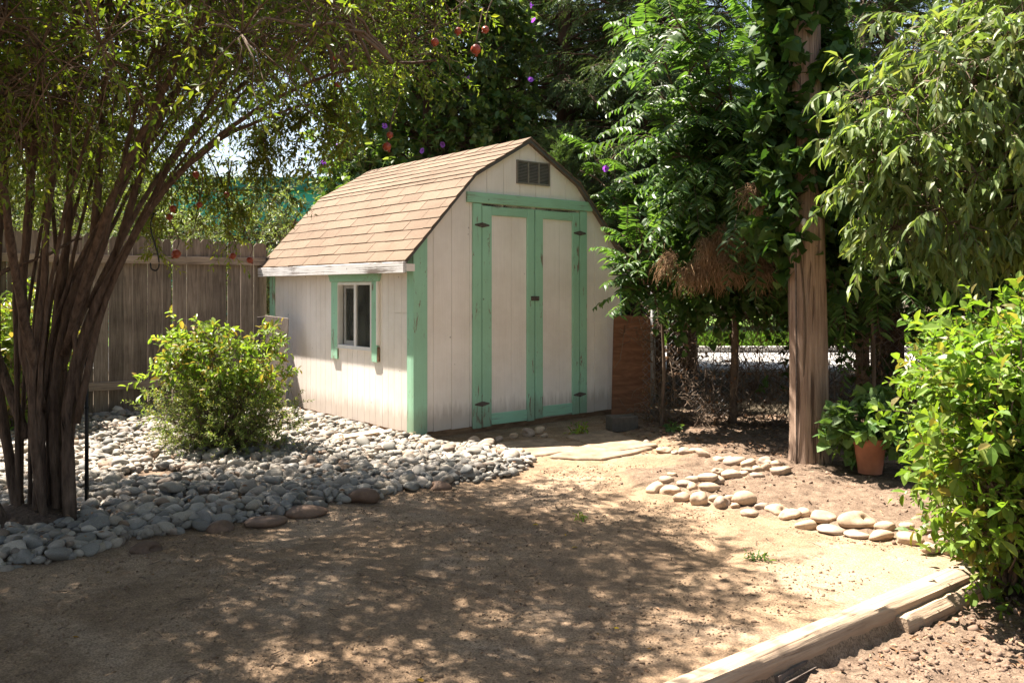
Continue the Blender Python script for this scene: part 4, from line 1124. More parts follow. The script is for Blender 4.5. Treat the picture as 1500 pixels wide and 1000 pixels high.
# stake and hook ---------------------------------------------------------------
b = G(127, 752); Yb = b[1]
mb = MB(); top_z = K(127, 478, Yb)[2]
mb.tube([[0, 0, -.15], [0, 0, .4], [0, 0, top_z]], [.0115] * 3, 10)
mb.tube([[0, 0, top_z - .01], [0, 0, top_z + .012]], [.015, .013], 10)
for z in (.12, .6): mb.tube([[0, 0, z], [0, 0, z + .012]], [.0145, .0145], 10)
tag(mb.build('garden_stake', M['black'], None, True, (b[0], b[1], gz(b[0], b[1]))), 'thin black metal stake standing in the stones by the tree', 'stake')
hp = spline([K(q[0], q[1], 4.75) for q in ((226,312),(222,322),(221,336),(226,355),(231,372),(233,388),(229,396),(222,394),(220,385))], 30)
mb = MB(); mb.tube(hp - hp[0], np.full(30, .0042), 8)
tag(mb.build('plant_hook', M['black'], None, True, hp[0]), 'black wire hook hanging from the pomegranate branches', 'hook')

# =================================================================== SHRUBS LEFT
def shrub(name, base, label, cat, mat, stems_n, hgt, spread, per, ln, nl, L, W, tm, clrad=.12, group=None, bias=(0, 0, .6), stemr=.008, shell=.3, zc=.6, **kw):
    t_ = thing(name, label, cat, (base[0], base[1], gz(base[0], base[1])), 0, group)
    cl = ell_points(stems_n, (0, 0, hgt * zc), (spread[0], spread[1], hgt * (1 - zc)), shell)
    b0 = np.column_stack([cl[:, :2] * .12, np.zeros(stems_n)])
    P = branch_to(b0, cl, 8, .07)
    V, Fx, mb = crown_from(cl, clrad, per, ln, nl, L, W, tm, [], bias=bias, **kw)
    add_tubes(mb, P, np.linspace(stemr, .0025, 8)[None], 5)
    link('foliage', mesh_np('foliage', V, Fx), mat, t_)
    mb.build('stems', M['twig'], t_, True)
    return t_
b = G(322, 668)
shrub('leafy_shrub', (b[0] - .05, b[1] + .12), 'upright bright green leafy shrub rising behind a finer grey green one', 'shrub', M['rose'], 56, 1.02, (.50, .40), 6, .15, 9, .055, .024, 'ovate', .09, zc=.68, angle=55, r=.0022)
shrub('fine_shrub', (b[0] + .02, b[1]), 'low dense fine leaved shrub in front of the upright leafy one', 'shrub', M['fine'], 150, .58, (.58, .46), 10, .13, 13, .023, .010, 'r4', .10, zc=.48, angle=50, shell=.5, r=.0016)
b = np.array([-4.52, 8.0, 0])
shrub('fence_shrub', b, 'bright leafy shrub behind the trunks in front of the board fence', 'shrub', M['rose'], 70, 1.2, (.55, .34), 7, .18, 9, .065, .032, 'ovate', .13, zc=.56, angle=55, r=.003)

# =================================================================== TREES BEHIND
def tree(name, label, x, y, H, cz, cr, ncl, rad, per, ln, nl, L, W, tm, mat, tr=.12, group=None, lean=(0, 0), keep=None, shell=.45, bark='trunk', **kw):
    t_ = thing(name, label, 'tree', (x, y, -.03), 0, group)
    p = spline([(0, 0, 0), (lean[0] * .3, lean[1] * .3, H * .33), (lean[0] * .7, lean[1] * .7, H * .66), (lean[0], lean[1], H)], 16)
    mb = MB(); V, Q, T_ = tubes(p[None], np.linspace(tr, tr * .15, 16)[None], 9); mb.add(V, Q, T_)
    mb.build('trunk', M[bark], t_, True)
    kp = (lambda q: keep(q + [x, y, 0])) if keep else None
    cl = ell_points(ncl, (lean[0] * .6, lean[1] * .6, cz), cr, shell, kp)
    V, Fx, br = crown_from(cl, rad, per, ln, nl, L, W, tm, [p[4:]], **kw)
    link('crown', mesh_np('crown', V, Fx), M[mat], t_)
    br.build('branches', M[bark], t_, True)
    return t_

# pale shrubs beyond the board fence
for k, (px, Y, h, w, lab) in enumerate(((215, 13.2, 2.75, .8, 'pale green shrub rising over the board fence, nearest the arching stems'), (352, 12.6, 2.95, .8, 'pale green shrub over the board fence against the teal wall'), (425, 12.4, 2.72, .85, 'greyish green bushy shrub just beside the shed roof'), (120, 12.8, 2.9, 1.2, 'green shrub over the board fence behind the pomegranate trunks'), (-40, 12.6, 3.0, 1.2, 'green shrub over the fence at the far end of the boards'))):
    x = (px - 750) / F * Y
    tree('tall_shrub', lab, x, Y, h * .8, h * .62, (w, .8, h * .38), 85, .26, 9, .3, 9, .075, .026, 'r4', 'olive', .05, 'shrubs beyond the board fence', angle=50, r=.003, bias=(0, 0, .5))
# teal building
bt = thing('teal_building', 'flat roofed teal building beyond the board fence', 'building', (-9.2, 25.0, 0), .06)
zt_ = 4.15
mb = MB(); mb.box((-9, 0, -.1), (4.6, 8, zt_)); mb.build('wall', M['teal'], bt)
mb = MB(); mb.box((-9.15, -.15, zt_ + .002), (4.75, 8.1, zt_ + .40)); mb.build('roof_band', M['tealdark'], bt, bevel=.02)

# tree clad in vine, left of the conifers
def veil_keep(p):
    px = 750 + p[0] / p[1] * F; py = HY - (p[2] - HC) / p[1] * F
    return px > 478 + 18 * math.sin(py * .05) 
tree('vine_covered_tree', 'old tree smothered in vines and purple flowers behind the shed roof', -1.15, 12.2, 7.5, 3.7, (1.35, 1.0, 3.2), 330, .30, 11, .26, 8, .085, .075, 'heart', 'vine', .16, keep=veil_keep, angle=70, droop=.5, leafdroop=.5, r=.003, bias=(0, 0, -.3), shell=.6)
# conifers: one built, two copied
def conifer(label, x, y, H, tr, z0, z1, nb, rmax, seed):
    t_ = thing('redwood_tree', label, 'tree', (x, y, -.03), 0, 'redwoods behind the shed')
    p = spline([(0, 0, 0), (.05, 0, H * .4), (0, .05, H)], 12); mb = MB()
    V, Q, T_ = tubes(p[None], np.linspace(tr, .03, 12)[None], 10); mb.add(V, Q, T_); mb.build('trunk', M['trunk'], t_, True)
    z = rng.uniform(z0, z1, nb); az = rng.uniform(0, 6.283, nb); ln = rmax * (1 - .55 * z / H) * rng.uniform(.55, 1.1, nb)
    a = np.stack([np.cos(az) * .08, np.sin(az) * .08, z], -1)
    e = a + np.stack([np.cos(az) * ln, np.sin(az) * ln, ln * rng.uniform(-.42, .12, nb)], -1)
    paths = branch_to(a, e, 9, .05, .05)
    br = MB(); add_tubes(br, paths, np.linspace(.028, .004, 9)[None], 5)
    B, D = [], []
    for q in paths:
        tt = rng.uniform(.15, 1, 40); i = np.clip(tt * 8, 0, 7.99); f = (i % 1)[:, None]; i = i.astype(int)
        pp = q[i] * (1 - f) + q[i + 1] * f; T = unit(q[-1] - q[0]); sd = unit(np.cross(T, [0, 0, 1.]))
        B.append(pp); D.append(unit(T * rng.uniform(.3, 1, (40, 1)) + sd * rng.choice([-1, 1], (40, 1)) * rng.uniform(.3, 1, (40, 1)) + np.array([0, 0, 1.]) * rng.uniform(-.7, .25, (40, 1))))
    B = np.concatenate(B); D = np.concatenate(D)
    V, Fx, pa, r = twig_leaves(B, D, .34 * rng.uniform(.55, 1.25, len(B)), 15, .075, .0155, 'r4', planar=True, angle=42, droop=.35, leafdroop=.1, r=.003)
    add_tubes(br, pa, r, 3)
    link('crown', mesh_np('crown', V, Fx), M['conif'], t_); br.build('branches', M['trunk'], t_, True)
    return t_
cf = conifer('dark redwood with drooping feathery branches behind the shed ridge', .75, 13.2, 10, .24, 1.2, 8.6, 190, 2.7, 1)
def copy_con(x, y, rz, s_, lab):
    c = copy_tree(cf); c.location = (x, y, -.03); c.rotation_euler = (0, 0, rz); c.scale = (s_,) * 3; c['label'] = lab
copy_con(2.75, 14.2, 2.1, 1.05, 'dark redwood behind the gable and the drooping pinnate leaves')
copy_con(-.2, 16.8, 4.0, 1.25, 'tallest redwood standing farther back than the vine covered tree')
copy_con(4.9, 11.4, 1.1, .8, 'redwood with sunlit sprays behind the wooden pole')
copy_con(1.9, 11.9, 3.3, .8, 'redwood between the gable and the tall tree of heaven')
copy_con(8.0, 12.5, 5.2, .9, 'redwood behind the peach tree at the side of the garden')
# young redwood just behind the shed
t_ = thing('young_redwood', 'light green young redwood spray peeking over the shed gable', 'tree', (.62, 10.75, -.03))
n = 60; az = rng.uniform(0, 6.28, n); z = rng.uniform(1.6, 3.15, n); ln = .75 * (1.06 - ((z - 1.4) / 1.8)).clip(.15)
a = np.stack([np.zeros(n), np.zeros(n), z], -1); e = a + np.stack([np.cos(az) * ln, np.sin(az) * ln, ln * .5], -1)
paths = branch_to(a, e, 7, .05); mb = MB(); add_tubes(mb, paths, np.linspace(.008, .002, 7)[None], 4); V, Q, T_ = tubes(np.array([[[0, 0, 0], [0, 0, 1.6], [0, 0, 3.2]]]), np.array([[.05, .035, .006]]), 8); mb.add(V, Q, T_)
B = paths[:, 2:].reshape(-1, 3); n2 = len(B); D = np.repeat(unit(e - a), 5, 0) + rng.normal(0, .5, (n2, 3)) + [0, 0, .25]
B = np.repeat(B, 3, 0); D = np.repeat(D, 3, 0) + rng.normal(0, .4, (n2 * 3, 3))
V, Fx, pa, r = twig_leaves(B, D, .24 * rng.uniform(.6, 1.2, len(B)), 14, .055, .011, 'r4', planar=True, angle=38, droop=.1, leafdroop=0)
add_tubes(mb, pa, r, 3); link('crown', mesh_np('crown', V, Fx), M['conifl'], t_); mb.build('trunk', M['twig'], t_, True)
c = copy_tree(t_); c.location = (3.75, 9.4, -.03); c.scale = (1.55,) * 3; c.rotation_euler = (0, 0, 1.9); c['label'] = 'light green young redwood between the wooden pole and the peach tree'
c = copy_tree(t_); c.location = (5.2, 9.0, -.03); c.scale = (1.5,) * 3; c.rotation_euler = (0, 0, 4.0); c['label'] = 'light green young redwood behind the crown of the peach tree'
# far trees beyond the lawn
ft = tree('far_tree', 'dark far tree beyond the lawn, the one behind the wire fence', 4.0, 30, 8, 4.4, (3.6, 2.5, 4.0), 190, .75, 9, .75, 8, .26, .13, 'r4', 'bgtree', .2, 'far trees beyond the lawn', angle=55, r=.01, shell=.5)
for k, (x, y, rz, s_, lab) in enumerate(((10.5, 31, 1.3, 1.0, 'dark far tree beyond the lawn, behind the wooden pole'), (16.5, 29, 2.9, 1.05, 'dark far tree beyond the lawn, behind the peach tree'), (-2.6, 32, 4.1, 1.0, 'dark far tree behind the redwoods and the shed'), (22, 32, .6, 1.2, 'dark far tree at the outer end of the lawn'))):
    c = copy_tree(ft); c.location = (x, y, -.03); c.rotation_euler = (0, 0, rz); c.scale = (s_, s_, s_); c['label'] = lab
for k, (px, Y, H, lab) in enumerate(((60, 16.5, 5.2, 'sunlit light green tree beyond the fence behind the trunks'), (-150, 15, 5.6, 'light green tree beyond the far end of the board fence'), (175, 19, 4.4, 'light green tree beyond the fence at the near end of the teal building'))):
    x = (px - 750) / F * Y
    tree('garden_tree', lab, x, Y, H * .8, H * .62, (1.7, 1.4, H * .34), 120, .42, 9, .45, 8, .12, .055, 'r4', 'olive', .1, 'lighter trees beyond the board fence', angle=55, r=.004)

# =================================================================== WIRE FENCE WITH VINES
CA = np.array([1.30, 8.75]); CD = unit(np.array([4.6, -1.15])); CL_ = 6.6
cf_ = thing('wire_fence', 'sagging chain link fence overgrown with dry vines behind the soil bed', 'fence', (CA[0], CA[1], 0), math.atan2(CD[1], CD[0]))
mb = MB(); Hc = 1.32
segs = []
for s_ in np.arange(-Hc, CL_ + Hc, .075):
    for sg in (1, -1):
        a0, a1 = s_, s_ + sg * Hc
        lo, hi = (a0, 0.), (a1, Hc)
        def clip(p, q):
            (xa, za), (xb, zb) = p, q
            ta, tb = 0., 1.
            for bound, side in ((0, 1), (CL_, -1)):
                da, db = (xa - bound) * side, (xb - bound) * side
                if da < 0 and db < 0: return None
                if da < 0: ta = max(ta, da / (da - db))
                if db < 0: tb = min(tb, da / (da - db))
            return (xa + (xb - xa) * ta, za + (zb - za) * ta), (xa + (xb - xa) * tb, za + (zb - za) * tb)
        c = clip(lo, hi)
        if c: segs.append([[c[0][0], .004 * sg, c[0][1] + .03], [(c[0][0] + c[1][0]) / 2, .004 * sg, (c[0][1] + c[1][1]) / 2 + .03], [c[1][0], .004 * sg, c[1][1] + .03]])
add_tubes(mb, np.array(segs), np.full((1, 3), .0016), 4); mb.build('wire_mesh', M['galv'], cf_)
for x in (.1, 2.15, 4.3, 6.5):
    mb = MB(); mb.tube([[x, .03, -.2], [x, .03, Hc + .08]], [.024, .024], 12); mb.tube([[x, .03, Hc + .075], [x, .03, Hc + .11]], [.028, .012], 12); mb.build('post', M['galv'], cf_, True)
mb = MB(); mb.tube([[0, .012, Hc + .035], [CL_, .012, Hc + .035]], [.018, .018], 10); mb.build('top_rail', M['galv'], cf_, True)
def cpos(s_, off=0.0):
    s_ = np.asarray(s_, float); o = np.asarray(off, float)
    nrm = np.array([CD[1], -CD[0]])     # toward the garden
    return np.stack([CA[0] + CD[0] * s_ + nrm[0] * o, CA[1] + CD[1] * s_ + nrm[1] * o], -1)
# dry tangle
n = 2300; s0 = rng.uniform(.0, CL_, n)
hz = rng.uniform(0, 1, n) ** 1.7 * 1.1
a = np.column_stack([cpos(s0, rng.uniform(-.04, .42, n) * (1 - hz * .7)), hz + .02])
d = rand_dir(n) * [.8, .8, 1.0]; ln = rng.uniform(.15, .65, n)[:, None]
b = a + d * ln; b[:, 2] = np.clip(b[:, 2], .01, 1.45)
P = branch_to(a, b, 9, .35, .12); P[..., 2] = np.maximum(P[..., 2], .01)
mb = MB(); add_tubes(mb, P, np.linspace(.0034, .0016, 9)[None] * 1.0, 4)
n = 190; s0 = rng.uniform(.1, CL_, n); a = np.column_stack([cpos(s0, rng.uniform(0, .2, n)), rng.uniform(1.0, 1.9, n)]); b = np.column_stack([cpos(s0 + rng.normal(0, .25, n), rng.uniform(0, .4, n)), rng.uniform(.02, .6, n)])
add_tubes(mb, branch_to(a, b, 10, .14, .15), np.linspace(.003, .004, 10)[None], 4)
tag(mb.build('dry_vines', M['dryvine'], None, True), kind='stuff')
n = 2600; s0 = rng.uniform(0, CL_, n); P = np.column_stack([cpos(s0, rng.uniform(-.06, .42, n)), rng.uniform(0, 1, n) ** 1.5 * 1.25 + .02])
V, Fx = leaves(P, rand_dir(n, (0, 0, -.5)), rand_dir(n), rng.uniform(.02, .06, n), rng.uniform(.012, .03, n), 'ovate')
tag(link('dead_vine_leaves', mesh_np('dead_vine_leaves', V, Fx), M['dryleaf']), kind='stuff')

# wooden utility pole ----------------------------------------------------------
b = G(1187, 686); PX, PY = b[0], b[1]
pole = thing('utility_pole', 'weathered wooden utility pole with a white insulator and climbing ivy', 'pole', (PX, PY, 0))
n = 70; zz = np.linspace(-.1, 7.5, n); k = 40; V = []
for z in zz:
    r0 = .142 - .0105 * z + .012 * math.exp(-max(z, 0) * 6)
    for j in range(k):
        a_ = j / k * 6.2832
        cr = .012 * (vnoise(np.array([j * .22]), np.array([z * .8]), 71)[0] - .5) - .010 * max(0, (vnoise(np.array([j * 1.7]), np.array([z * .55]), 31)[0] - .62)) * 6 + .004 * (vnoise(np.array([j * .5]), np.array([z * 1.5]), 35)[0] - .5)
        V.append(((r0 + cr) * math.cos(a_) - .013 * z, (r0 + cr) * math.sin(a_), z))
Q = [[i * k + j, i * k + (j + 1) % k, (i + 1) * k + (j + 1) % k, (i + 1) * k + j] for i in range(n - 1) for j in range(k)]
link('shaft', mesh_np('shaft', V, np.array(Q), True), M['pole'], pole)
q = K(1178, 326, PY - .16) - [PX, PY, 0]
mb = MB(); mb.tube([q + [0, .03, 0], q + [0, -.012, 0]], [.017, .017], 12); mb.tube([q + [0, 0, -.03], q + [0, 0, -.018], q + [0, 0, .018], q + [0, 0, .03]], [.008, .017, .017, .008], 12); mb.build('insulator', M['porcelain'], pole, True)
mb = MB(); P = [[-.128 - .013 * z + .009 * z, -.085, z] for z in np.linspace(-.02, 2.6, 12)]; mb.tube(P, [.006] * 12, 6); mb.build('ground_wire', M['iron'], pole, True)
# ivy on the pole and hanging over the wire fence
def veil(name, label, cat, mat, pts, base, per, ln, nl, L, W, tm, rad, extra=None, **kw):
    t_ = thing(name, label, cat, base)
    o_ = np.asarray(base, float)
    V, Fx, mb = crown_from(pts - o_, rad, per, ln, nl, L, W, tm, [], **kw)
    if extra is not None: mb.add(*extra)
    if len(pts) <= 40:
        q = (pts - o_)[np.argsort(pts[:, 0])]; q = spline(q, len(q) * 6); mb.tube(q, np.full(len(q), .003), 5)
    link('foliage', mesh_np('foliage', V, Fx), M[mat], t_); mb.build('stems', M['twig'], t_, True)
    return t_
pts = []
while len(pts) < 150:
    z = rng.uniform(1.55, 3.9); a_ = rng.uniform(-math.pi, math.pi); r = rng.uniform(.12, .24)
    p = np.array([PX - .013 * z + math.cos(a_) * r, PY + math.sin(a_) * r, z])
    px, py = 750 + p[0] / p[1] * F, HY - (p[2] - HC) / p[1] * F
    if p[1] < PY + .06 and 1156 < px < 1212 and not (140 < py < 300 and rng.random() < .16): continue
    if px > 1200 and py > 300 and p[1] < PY: continue
    pts.append(p)
sp_ = np.stack([spline([(.10 * math.cos(a) , .10 * math.sin(a), 0), (.15 * math.cos(a + .5), .15 * math.sin(a + .5), 1.2), (.14 * math.cos(a - .3) - .03, .14 * math.sin(a - .3), 2.5), (.13 * math.cos(a + .4) - .05, .13 * math.sin(a + .4), 3.9)], 24) for a in (1.2, 2.4, 3.6)])
ex = tubes(sp_, np.linspace(.010, .004, 24)[None].repeat(3, 0), 6)
veil('climbing_ivy', 'broad leaved ivy climbing the upper wooden pole', 'ivy', 'ivy', np.array(pts), (PX, PY, 0), 6, .15, 5, .085, .085, 'heart', .10, ex, angle=70, droop=.4, leafdroop=.5, r=.002)
def thick(n, s0, s1, z0, z1, o0, o1, f=None):
    out = []
    while len(out) < n:
        s_ = rng.uniform(s0, s1); z = rng.uniform(z0, z1); p = np.append(cpos(s_, rng.uniform(o0, o1)), z)
        if f is None or f(p): out.append(p)
    return np.array(out)
def pxof(p): return 750 + p[0] / p[1] * F, HY - (p[2] - HC) / p[1] * F
f1 = lambda p: (pxof(p)[0] > 985) and p[2] > 1.12 + .25 * vnoise(np.array([p[0] * 3]), np.array([0.]), 4)[0]
veil('fence_vine', 'heart leaved vine hanging over the wire fence between shed and pole', 'vine', 'ivy', thick(330, .25, 2.6, 1.15, 2.9, -.3, .75, f1), tuple(np.append(cpos(1.6), 0)), 8, .22, 7, .066, .064, 'heart', .18, None, angle=70, droop=.6, leafdroop=.6, r=.0025, bias=(0, 0, -.3))
veil('fence_vine', 'dark vine hanging over the wire fence between pole and bright shrub', 'vine', 'ivy', thick(330, 2.9, 6.5, 1.05, 3.3, -.5, .25, lambda p: p[2] > 1.1 + .2 * vnoise(np.array([p[0] * 3]), np.array([0.]), 4)[0]), tuple(np.append(cpos(4.6), 0)), 8, .24, 6, .085, .08, 'heart', .2, None, angle=70, droop=.6, leafdroop=.6, r=.0025, bias=(0, 0, -.3))
veil('low_fence_vine', 'small green vine strands low on the wire fence tangle', 'vine', 'ivy', thick(26, 1.1, 3.4, .35, 1.1, .0, .3), tuple(np.append(cpos(2.2), 0)), 3, .16, 4, .06, .055, 'heart', .08, None, angle=70, droop=.5, leafdroop=.5, r=.002)

# tree of heaven ------------------------------------------------------------------
def fronds(name, label, base, roots, n, ln, L, W, tr, th, group=None, biasf=None, npair=22, droop=.45):
    """pinnate fronds: roots = list of (start, end) branches in world space, fronds leave each branch"""
    t_ = thing(name, label, 'tree', base, 0, group); o_ = np.asarray(base, float)
    mb = MB(); Bs, Ds = [], []
    V, Q, T_ = tubes(spline([(0, 0, 0), (.03, 0, th * .5), (.0, 0, th)], 12)[None], np.linspace(tr, tr * .5, 12)[None], 9); mb.add(V, Q, T_)
    for a, b in roots:
        p = branch_to(np.array([a]) - o_, np.array([b]) - o_, 10, .06)[0]
        V, Q, T_ = tubes(p[None], np.linspace(tr * .45, .006, 10)[None], 6); mb.add(V, Q, T_)
        m = n; tt = rng.uniform(.35, 1, m); i = np.clip((tt * 9).astype(int), 0, 8)
        Bs.append(p[i]); T = unit(p[-1] - p[0]); Ds.append(unit(T * .9 + rng.normal(0, .6, (m, 3)) + (biasf if biasf is not None else np.array([0, -.25, .05]))))
    B = np.concatenate(Bs); D = np.concatenate(Ds)
    V, Fx, pa, r = twig_leaves(B, D, ln * rng.uniform(.7, 1.2, len(B)), npair, L, W, 'lance', planar=True, angle=68, droop=droop, leafdroop=.28, jit=.22, r=.004, t0=.2)
    add_tubes(mb, pa, r, 4)
    link('crown', mesh_np('crown', V, Fx), M['ail'], t_); mb.build('trunk', M['twig'], t_, True)
    return t_
c0 = K(1073, 600, 8.35); base = (c0[0], c0[1], 0)
st = np.array([c0[0], c0[1], 2.3])
R_ = [(st - [0, 0, .2], K(*q)) for q in ((930, 60, 7.2), (985, 20, 6.9), (1050, 30, 6.9), (1110, 60, 7.1), (1010, 150, 7.3), (950, 130, 7.7), (1080, 190, 7.4), (1000, -60, 7.4), (1120, -40, 7.6), (1060, 260, 7.5), (1120, 160, 7.0), (960, -20, 7.9), (1030, 90, 7.6), (985, 230, 7.4), (1040, 250, 7.3), (1095, 270, 7.2), (1010, 300, 7.6), (945, 200, 7.6), (1120, 330, 7.2))]
fronds('tree_of_heaven', 'tall tree of heaven with long drooping pinnate leaves beside the pole', base, R_, 16, .66, .12, .036, .042, 2.4)
c0 = K(968, 600, 8.3); base = (c0[0], c0[1], 0); st = np.array([c0[0], c0[1], 1.1])
R_ = [(st, K(*q)) for q in ((905, 390, 7.9), (930, 370, 8.0), (955, 360, 7.9), (985, 375, 7.8), (940, 410, 7.8), (1000, 400, 7.9), (965, 330, 8.1), (915, 420, 7.9), (912, 345, 8.0), (935, 335, 7.9), (892, 402, 7.8), (905, 360, 8.1))]
fronds('tree_of_heaven', 'young tree of heaven with pinnate leaves reaching over the plywood sheet', base, R_, 5, .42, .10, .030, .022, 1.2, droop=.35)
c0 = K(890, 500, 10.2); base = (1.6, 10.4, 0); st = np.array([1.5, 10.35, 1.9])
R_ = [(st, K(*q)) for q in ((850, 250, 10.0), (905, 260, 9.9), (880, 300, 9.8), (930, 290, 10.0), (960, 310, 9.7), (860, 215, 10.2))]
fronds('tree_of_heaven', 'sunlit tree of heaven sprays behind the slope of the gable', base, R_, 6, .5, .125, .042, .025, 2.0, droop=.35)
c0 = K(1275, 600, 7.2); base = (c0[0], c0[1], 0); st = np.array([c0[0], c0[1], 1.25])
R_ = [(st, K(*q)) for q in ((1215, 420, 6.9), (1250, 400, 6.9), (1290, 410, 7.0), (1330, 400, 7.0), (1235, 450, 7.0), (1300, 380, 7.2))]
fronds('tree_of_heaven', 'shaded tree of heaven sapling between the pole and the potted plant', base, R_, 4, .5, .12, .033, .02, 1.3, droop=.5)

# dried seed clusters hanging in the vines
def tuft(px, py, Y, h, w, label):
    p = K(px, py, Y); n = 420
    a = rng.normal(0, .012, (n, 3)); q_ = rng.uniform(.35, 1.05, n); gi = rng.integers(0, 5, n); go = rng.normal(0, 1, (5, 3)) * [w * .35, w * .3, h * .28]; a = a + go[gi] + rng.normal(0, .02, (n, 3)); e = a + np.column_stack([rng.normal(0, w * .22, n) + go[gi, 0] * .3, rng.normal(0, w * .2, n), -h * .75 * q_])
    P = branch_to(a, e, 6, .26, -.05); mb = MB(); add_tubes(mb, P, np.array([.002, .0022, .002, .002, .0018, .001])[None], 3)
    tag(mb.build('dried_frond', M['drytuft'], None, True, p), label, 'dried frond')
tuft(1022, 390, 7.35, .33, .26, 'orange brown dried frond cluster hanging nearest the shed')
tuft(1062, 352, 7.3, .28, .22, 'orange brown dried frond cluster hanging highest in the vines')
tuft(1085, 396, 7.3, .28, .28, 'orange brown dried frond cluster hanging next to the pole')
tuft(1140, 285, 6.8, .26, .2, 'reddish dried frond cluster caught beside the pole ivy')

# potted plant ------------------------------------------------------------------
b = G(1283, 708)
mb = MB(); prof = [(.0, .0), (.078, .0), (.105, .20), (.118, .20), (.122, .245), (.108, .245), (.102, .215), (0, .21)]; k = 28
V = [(r * math.cos(j / k * 6.2832), r * math.sin(j / k * 6.2832), z) for r, z in prof for j in range(k)]
mb.add(V, [[i * k + j, i * k + (j + 1) % k, (i + 1) * k + (j + 1) % k, (i + 1) * k + j] for i in range(len(prof) - 1) for j in range(k)])
o = tag(mb.build('flower_pot', M['terra'], None, True, (b[0], b[1] + .1, gz(b[0], b[1]))), 'terracotta flower pot standing on the soil by the bright shrub', 'pot')
md = o.modifiers.new('es', 'EDGE_SPLIT'); md.split_angle = math.radians(40)
t_ = thing('geranium_plant', 'round leaved green plant growing in the terracotta pot', 'plant', (b[0], b[1] + .1, gz(b[0], b[1]) + .2))
cl = ell_points(95, (.02, -.02, .08), (.33, .30, .27), .5, lambda q: q[2] > -.15 and (q[2] > .05 or q[1] > .0 or abs(q[0] + .02) > .17))
P = branch_to(cl * [.1, .1, 0] + [0, 0, .0], cl, 7, .08); mb = MB(); add_tubes(mb, P, np.linspace(.006, .003, 7)[None], 5)
V, Fx, pa, r = twig_leaves(np.repeat(cl, 5, 0), rand_dir(475, (0, -.2, .3)), .09, 2, .06, .066, 'heart', angle=40, droop=.3, leafdroop=.2, r=.002)
add_tubes(mb, pa, r, 3); link('foliage', mesh_np('foliage', V, Fx), M['geran'], t_); mb.build('stems', M['geran'], t_, True)

# =================================================================== PEACH TREE
base = (4.25, 6.1, 0.0); t_ = thing('peach_tree', 'peach tree with long drooping leaves hanging beside the pole', 'tree', base); o_ = np.array(base)
limbs = [[(4.25, 6.1, -.05), (4.15, 6.05, .8), (3.9, 6.0, 1.7), (3.4, 5.9, 2.5), (2.9, 5.8, 3.0)], [(4.15, 6.05, .8), (3.7, 5.8, 1.5), (3.1, 5.6, 1.9), (2.6, 5.5, 1.95)], [(3.9, 6.0, 1.7), (3.5, 5.6, 2.2), (2.9, 5.4, 2.5), (2.4, 5.35, 2.5)], [(4.1, 6.05, 1.2), (4.3, 5.6, 2.2), (4.1, 5.2, 3.0)], [(3.7, 5.95, 2.0), (3.5, 6.2, 2.9), (3.2, 6.3, 3.6)], [(4.2, 6.1, .9), (4.6, 6.4, 2), (4.8, 6.6, 3)]]
mb = MB(); lp = []
for i, l in enumerate(limbs):
    p = spline(l, 20); lp.append(p - o_); V, Q, T_ = tubes((p - o_)[None], np.linspace(.07 if i == 0 else .035, .010, 20)[None], 8); mb.add(V, Q, T_)
mb.build('trunk', M['bark'], t_, True)
PL = [(1190, 1185, 1165, 1178, 1168, 1200, 1225, 1235, 1290, 1330), ( -20, 60, 150, 215, 270, 310, 350, 400, 430, 445)]
def peach_keep(p):
    px, py = pxof(p)
    if py > 355 or p[1] < 4.6: return False
    return px > np.interp(py, [-400, -20, 60, 140, 200, 270, 310, 350, 405], [1350, 1330, 1300, 1255, 1245, 1245, 1255, 1265, 1285]) + 98
cl = ell_points(290, (3.15, 5.75, 2.25), (1.7, 1.0, 1.35), .15, peach_keep)
# sprays reaching out toward the pole
spr = np.array([K(q[0] + 48, q[1], q[2]) for q in ((1228, 140, 5.3), (1238, 180, 5.3), (1250, 150, 5.35), (1232, 235, 5.25), (1222, 275, 5.25), (1255, 225, 5.3), (1275, 225, 5.3), (1262, 330, 5.2), (1285, 340, 5.2), (1290, 75, 5.5), (1310, 45, 5.5), (1350, 30, 5.5), (1420, 20, 5.4), (1480, 30, 5.3))])
cl = np.concatenate([cl, np.repeat(spr, 2, 0) + rng.normal(0, .03, (len(spr) * 2, 3))])
V, Fx, br = crown_from(cl - o_, .19, 8, .21, 10, .092, .029, 'lance', lp, droop=.35, angle=48, leafdroop=.75, r=.003, bias=(-.25, -.2, -.1))
link('crown', mesh_np('crown', V, Fx), M['peach'], t_); br.build('branches', M['twig'], t_, True)

# =================================================================== BRIGHT SHRUB RIGHT
base = np.array([2.30, 4.05, 0.]); base[2] = gz(base[0], base[1]); t_ = thing('bright_shrub', 'large bright green broad leaved shrub in the soil bed by the long timber', 'shrub', tuple(base))
def bush_keep(p):
    px, py = pxof(p + base)
    return px > np.interp(py, [380, 420, 480, 560, 640, 700, 760, 820, 880], [1450, 1405, 1325, 1310, 1320, 1345, 1368, 1385, 1425]) + 58 and py < 840 and py > np.interp(px, [1300, 1400, 1500, 1560], [520, 455, 425, 415]) + 40 and p[1] + base[1] > 3.3
cl = ell_points(400, (.12, .0, .70), (.84, .66, .80), .35, bush_keep)
cl = cl[cl[:, 2] > .05]
P = branch_to(cl * [.15, .15, 0], cl, 8, .08); 
V, Fx, mb = crown_from(cl,   .13, 7, .16, 10, .050, .027, 'ovate', [], bias=(-.05, -.1, .45), angle=55, droop=.15, leafdroop=.05, r=.0022, lvar=.45)
add_tubes(mb, P, np.linspace(.009, .003, 8)[None], 5)
link('foliage', mesh_np('foliage', V, Fx), M['bush'], t_); mb.build('stems', M['twig'], t_, True)

